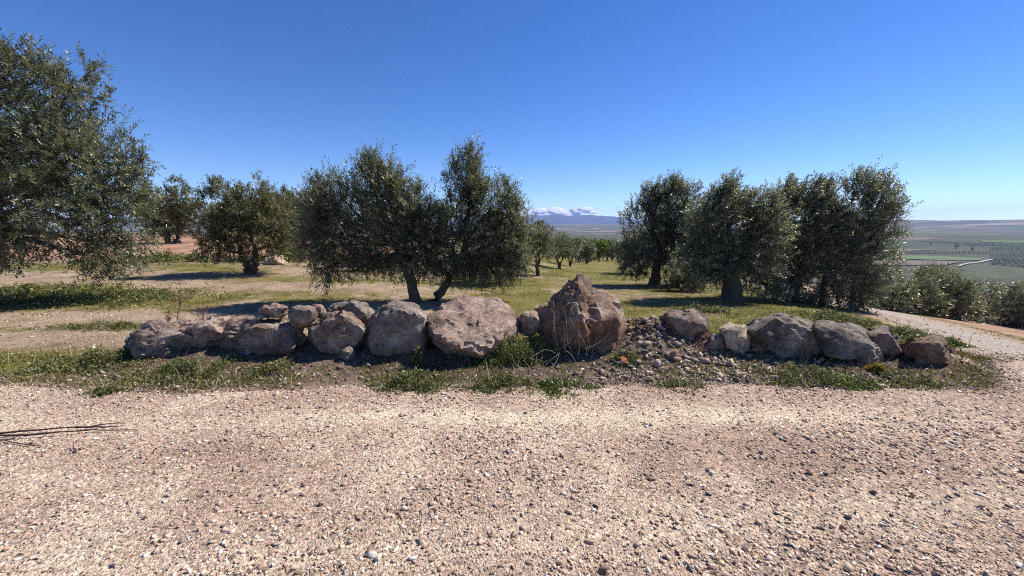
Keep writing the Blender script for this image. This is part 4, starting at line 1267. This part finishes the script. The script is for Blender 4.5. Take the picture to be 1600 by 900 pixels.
weed("green weeds in the shadow at the left end of the wall", 165, 568, 0.62, 0.16, 601, n=2200)
weed("leafy weed mat under the crumbling ledge of rock", 300, 582, 0.62, 0.15, 602, n=2400)
weed("thin strip of weeds in front of the long reddish boulder", 415, 584, 0.42, 0.09, 603, n=800, straw=10, straw_h=.12)
weed("dense green weed mound at the foot of the lichen boulder", 645, 602, 0.46, 0.14, 604, n=2200, straw=18, straw_h=.16)
weed("pale stemmed weed standing in the shade under the lichen boulder", 655, 572, 0.14, 0.22, 605, n=220, leaf=(0.03, 0.017))
weed("mossy green weed mound right below the undercut pink slab", 785, 606, 0.42, 0.15, 606, n=2200)
weed("tall olive green weed between the pink slab and the tallest boulder", 805, 565, 0.46, 0.30, 607, n=2400, straw=26, straw_h=.34, dy=4.45)
weed("dark green tuft left of the tallest boulder's foot", 842, 545, 0.32, 0.26, 608, n=1100, straw=20, straw_h=.3, dy=4.55)
weed("bright green weed mound at the road edge below the tallest boulder", 880, 610, 0.36, 0.10, 609, LEAF_BRIGHT, n=1500)
weed("small weed tuft at the left foot of the rubble heap", 978, 566, 0.22, 0.13, 610, n=600, straw=8, straw_h=.15)
weed("small weed patch at the road edge below the rubble heap", 1068, 608, 0.28, 0.07, 611, n=700)
weed("patchy green weeds below the wide dark grey boulder", 1255, 592, 0.6, 0.12, 612, n=1900)
weed("bright weed clump at the road edge below the sloping grey boulder", 1335, 600, 0.34, 0.08, 613, LEAF_BRIGHT, n=1000)
weed("weeds in front of the last dark boulder", 1420, 596, 0.5, 0.08, 614, n=900)
weed("yellowish little shrub in front of the sloping grey boulder's nose", 1368, 582, 0.13, 0.16, 615, leaf_material("yellow_leaf", (0.16, 0.12, 0.02), (0.34, 0.25, 0.05), .3, .6), n=700)
weed("low green plant growing alone on the gravel at the left", 165, 617, 0.24, 0.07, 616, n=800)
weed("green ground creeper behind the last boulders beside the side track", 1425, 516, 0.65, 0.15, 617, LEAF_BRIGHT, n=2600, dy=6.0, deep=0.9)
weed("green creeper spilling onto the side track past the last boulder", 1478, 543, 0.4, 0.13, 618, LEAF_BRIGHT, n=1700, dy=5.5)
weed("leafy weeds behind the wide dark grey boulder under the windswept tree", 1300, 492, 1.0, 0.22, 619, n=2400, dy=6.9, leaf=(0.05, 0.02))
weed("dark weeds around the thick black trunk", 1095, 498, 0.7, 0.12, 620, n=1500, dy=7.4, leaf=(0.05, 0.02))
weed("dry yellow grass tuft behind the wall left of the tallest boulder", 825, 480, 0.7, 0.10, 621, n=500, straw=130, straw_h=.42, dy=6.0)
weed("grass and straw behind the lichen boulder at the pale trunk", 655, 478, 0.7, 0.16, 622, n=900, straw=50, straw_h=.3, dy=6.4)
weed("tall grass behind the pink slab's far edge", 770, 470, 0.55, 0.22, 623, n=900, straw=40, straw_h=.36, dy=6.2)
weed("lush green weed bed in the shadow of the huge hanging tree", 60, 468, 2.6, 0.22, 624, n=4200, dy=9.0, leaf=(0.07, 0.03), group="weed beds in the orchard")
weed("lush green weed bed in the sun, next to the shaded one", 200, 468, 1.9, 0.16, 625, n=3200, dy=8.6, leaf=(0.06, 0.026), group="weed beds in the orchard")
weed("grassy green bank behind the small round tree's left side", 270, 408, 4.0, 0.35, 626, n=3000, dy=16.5, leaf=(0.12, 0.05), group="weed beds in the orchard", deep=.35)
weed("grassy green mound with shrubs right of the pale ribbed boulder", 472, 400, 2.0, 0.7, 627, n=2600, dy=17.0, leaf=(0.12, 0.05), group="weed beds in the orchard")
weed("weed strip between the two pale wheel ruts", 160, 517, 1.3, 0.10, 628, n=1500, dy=6.1, leaf=(0.04, 0.016), group="weed beds in the orchard", deep=.22)
weed("green fringe along the road edge at the far left", 60, 578, 1.3, 0.09, 629, n=2600, dy=4.35, leaf=(0.04, 0.015), group="weed beds in the orchard", deep=.25)
weed("reddish dry brush on the rubble beside the cream stone", 1095, 545, 0.34, 0.10, 630, DRYRED, n=900, leaf=(0.05, 0.005), dy=4.75)

def litter():
    """dry bits, seedlings and stalks strewn along the foot of the wall and over the orchard floor"""
    rng = np.random.default_rng(88)
    n1, n3 = 9000, 9000
    x = np.concatenate([rng.uniform(-5.4, 6.2, n1), rng.uniform(-1.35, 1.35, n3) * 8])
    y = np.concatenate([road_edge(x[:n1]) + np.abs(rng.normal(0, 0.42, n1)) - 0.05, 4.9 + 6.5 * rng.random(n3) ** 1.3])
    ok = (n2(x, y, 0.35, 3, 131) + 0.25 * rng.random(len(x)) > 0.56) & (np.abs(x - track_path(y)) > 1.1)
    x, y = x[ok], y[ok]
    n = len(x)
    P = np.stack([x, y, ground_z(x, y) + 0.004], 1)
    H = rng.uniform(0.02, 0.07, n); H[rng.random(n) < 0.06] *= 2.2
    V, Q, T = blades(P, H, rng.uniform(0.004, 0.011, n), rng, flop=1.5)
    dry = rng.random(n) < 0.5
    c = np.clip(0.5 + 0.25 * rng.normal(size=n), 0, .9)
    o = link("ground_litter", mesh_np("ground_litter", V, [Q, T], [WEED, STRAW, DRYRED], np.repeat(np.stack([c] * 3, 1), 5, 0), np.tile(np.where(dry, rng.integers(1, 3, n), 0), 2)))
    tag(o, "dry bits, seedlings and stalks strewn along the wall and orchard floor", "litter", kind="stuff")
litter()

# long bent straws in front of the tallest boulder
def straws(label, spots, seed, name="dry_grass_tuft", cat="dry grass", group=None, r=0.0028, mat=STRAW):
    rng = np.random.default_rng(seed)
    b = Build()
    o0 = np.asarray(spots[0][0], float)
    for a, c in spots:
        b.tube(curve(a, c, 7, 0.09, rng) - o0, np.linspace(r, r * 0.45, 7), 4)
    return tag(link(name, b.mesh(name, mat), loc=o0), label, cat, group)
rs = np.random.default_rng(31)
ys = 4.42
sp = []
for k in range(13):
    bx = rs.uniform(868, 925)
    a = at(bx, rs.uniform(545, 556), ys); c = at(bx + rs.normal() * 16, rs.uniform(470, 520), ys + rs.uniform(-.03, .1))
    sp.append((a, c))
sp[0] = (at(858, 548, 4.35), at(925, 497, 4.45))
sp[1] = (at(915, 545, 4.35), at(955, 492, 4.4))
straws("tall thin dry straws leaning against the front of the tallest boulder", sp, 32)
sp = []
for k in range(16):
    bx = rs.uniform(800, 850)
    sp.append((at(bx, rs.uniform(585, 600), 4.05), at(bx + rs.uniform(-25, 40), rs.uniform(548, 590), 4.1 + rs.uniform(-.1, .15))))
sp[0] = (at(885, 548, 4.15), at(910, 585, 3.98)); sp[1] = (at(826, 560, 4.15), at(868, 552, 4.2)); sp[2] = (at(827, 603, 3.92), at(829, 580, 4.0))
straws("fallen bleached straws lying on the weeds below the tallest boulder", sp, 33)
sp = [(at(1120, 512, 5.6), at(1112, 478, 5.65)), (at(1122, 512, 5.6), at(1140, 487, 5.6)), (at(1140, 487, 5.6), at(1160, 486, 5.6)), (at(1118, 512, 5.6), at(1122, 490, 5.7)), (at(1160, 510, 5.5), at(1190, 492, 5.4))]
straws("few long dry stems arching in front of the thick black trunk", sp, 34)
sp = []
for k in range(26):
    bx = rs.uniform(800, 855); yy = 6.2 + rs.uniform(-.3, .4)
    sp.append((np.array([at(bx, 490, yy)[0], yy, gz(at(bx, 490, yy)[0], yy)]), at(bx + rs.normal() * 8, rs.uniform(440, 470), yy)))
straws("thin upright dry stalks behind the wall, against the sunny lane", sp, 35, r=0.002)

# dead twiggy saplings behind the wall on the left
def dead_plant(label, px, yy, h_px, seed, spread):
    rng = np.random.default_rng(seed)
    x = at(px, 495, yy)[0]; o = np.array([x, yy, gz(x, yy)])
    top = at(px + 8, h_px, yy) - o
    b = Build()
    main = curve((0, 0, -.05), top, 9, 0.05, rng)
    b.tube(main, np.linspace(0.011, 0.004, 9), 6)
    for k in range(14):
        s = main[rng.integers(2, 8)]
        e = s + unit(rng.normal(size=3) + np.array([0, 0, .7])) * rng.uniform(.05, spread)
        p = curve(s, e, 5, .1, rng)
        b.tube(p, np.linspace(0.006, 0.002, 5), 4)
        for j in range(3):
            e2 = p[rng.integers(2, 5)]
            b.tube(curve(e2, e2 + unit(rng.normal(size=3) + np.array([0, 0, .4])) * rng.uniform(.03, .09), 4, .1, rng), np.linspace(0.003, 0.0012, 4), 4)
    me = b.mesh("dead_sapling", DRYRED)
    return tag(link("dead_sapling", me, loc=o), label, "dead sapling", "dead saplings behind the wall")
dead_plant("bare brown sapling, the tallest, standing behind the crumbling ledge", 276, 5.9, 458, 41, 0.16)
dead_plant("bushy bare sapling right of the tallest one", 312, 5.9, 482, 42, 0.18)
dead_plant("short bare sapling left of the tallest one", 255, 5.9, 485, 43, 0.12)

# cut branches on the gravel at the left edge, and the shard of tile
def sticks(label, runs, seed, r, name="cut_branch"):
    rng = np.random.default_rng(seed)
    b = Build()
    o0 = None
    for pts in runs:
        W = []
        for (px, py, up) in pts:
            g = on_ground(px, py, 1, 8); g[2] = road_z(g[0], g[1]) + up
            W.append(g)
        W = np.array(W)
        if o0 is None: o0 = W[0].copy()
        q = np.linspace(0, 1, 12); t = np.linspace(0, 1, len(W))
        P = np.stack([np.interp(q, t, W[:, c]) for c in range(3)], 1) - o0
        P[1:-1] += rng.normal(size=(10, 3)) * np.array([.004, .004, .002])
        b.tube(P, np.linspace(r, r * 0.4, 12), 6, 0.2, seed)
    return tag(link(name, b.mesh(name, STICK), loc=o0), label, "branch", "sticks on the gravel")
sticks("longest dark cut branch on the gravel at the left edge, reaching furthest right", [[(-90, 694, .03), (60, 683, .035), (130, 676, .03), (196, 668, .02)], [(120, 677, .03), (165, 674, .02), (186, 673, .018)]], 51, 0.0085)
sticks("second dark branch lying alongside the longest one", [[(-90, 692, .02), (40, 689, .03), (110, 682, .025), (160, 678, .015), (215, 677, .012)]], 52, 0.007)
sticks("thin short twig splitting off below the two long branches", [[(-20, 690, .012), (30, 699, .012), (66, 704, .01)]], 53, 0.006, "twig")
sticks("tiny dark twig standing nearly upright on the gravel near the branches", [[(119, 713, .005), (116, 702, .03)]], 54, 0.006, "twig")

def shard():
    g = on_ground(975, 570, 2, 8)
    bm = bmesh.new()
    pts = [(-.055, .0), (-.03, .035), (.02, .03), (.06, -.01), (.045, -.03), (-.01, -.022)]
    lo = [bm.verts.new((x, y, -.006 + 0.12 * x * x * 6)) for x, y in pts]; hi = [bm.verts.new((x, y, .006 + 0.12 * x * x * 6)) for x, y in pts]
    bm.faces.new(hi); bm.faces.new(lo[::-1])
    for i in range(6): bm.faces.new((lo[i], lo[(i + 1) % 6], hi[(i + 1) % 6], hi[i]))
    me = bpy.data.meshes.new("tile_shard"); bm.to_mesh(me); bm.free(); me.materials.append(TERRACOTTA)
    o = link("tile_shard", me, loc=(g[0], g[1], gz(g[0], g[1]) + 0.055))
    o.rotation_euler = (R(40), R(25), R(-20))
    tag(o, "orange shard of broken roof tile below the tallest boulder's right foot", "tile shard")
shard()

# ------------------------------------------------------------------ air
def haze_box():
    M = bpy.data.materials.new("air")
    M.use_nodes = True
    t = M.node_tree; t.nodes.clear()
    out = t.nodes.new("ShaderNodeOutputMaterial"); v = t.nodes.new("ShaderNodeVolumePrincipled")
    v.inputs["Color"].default_value = (0.36, 0.54, 1.0, 1)
    v.inputs["Density"].default_value = 5.2e-5
    v.inputs["Anisotropy"].default_value = 0.1
    t.links.new(v.outputs[0], out.inputs["Volume"])
    lo, hi = (-14700, -14700, -190), (14700, 14700, 520)
    V = [(x, y, z) for z in (lo[2], hi[2]) for y in (lo[1], hi[1]) for x in (lo[0], hi[0])]
    F = [(0, 2, 3, 1), (4, 5, 7, 6), (0, 1, 5, 4), (2, 6, 7, 3), (0, 4, 6, 2), (1, 3, 7, 5)]
    o = link("haze", mesh_np("haze", np.array(V), np.array(F), M))
    tag(o, "thin blue air over the whole valley", "haze", kind="stuff")
haze_box()
print("COUNTS far", N_FAR, "gravel", N_GRAVEL, "turf", N_TURF, "tris", sum(sum(len(p.vertices) - 2 for p in m.polygons) if len(m.polygons) < 3000 else len(m.loops) - 2 * len(m.polygons) for m in bpy.data.meshes))
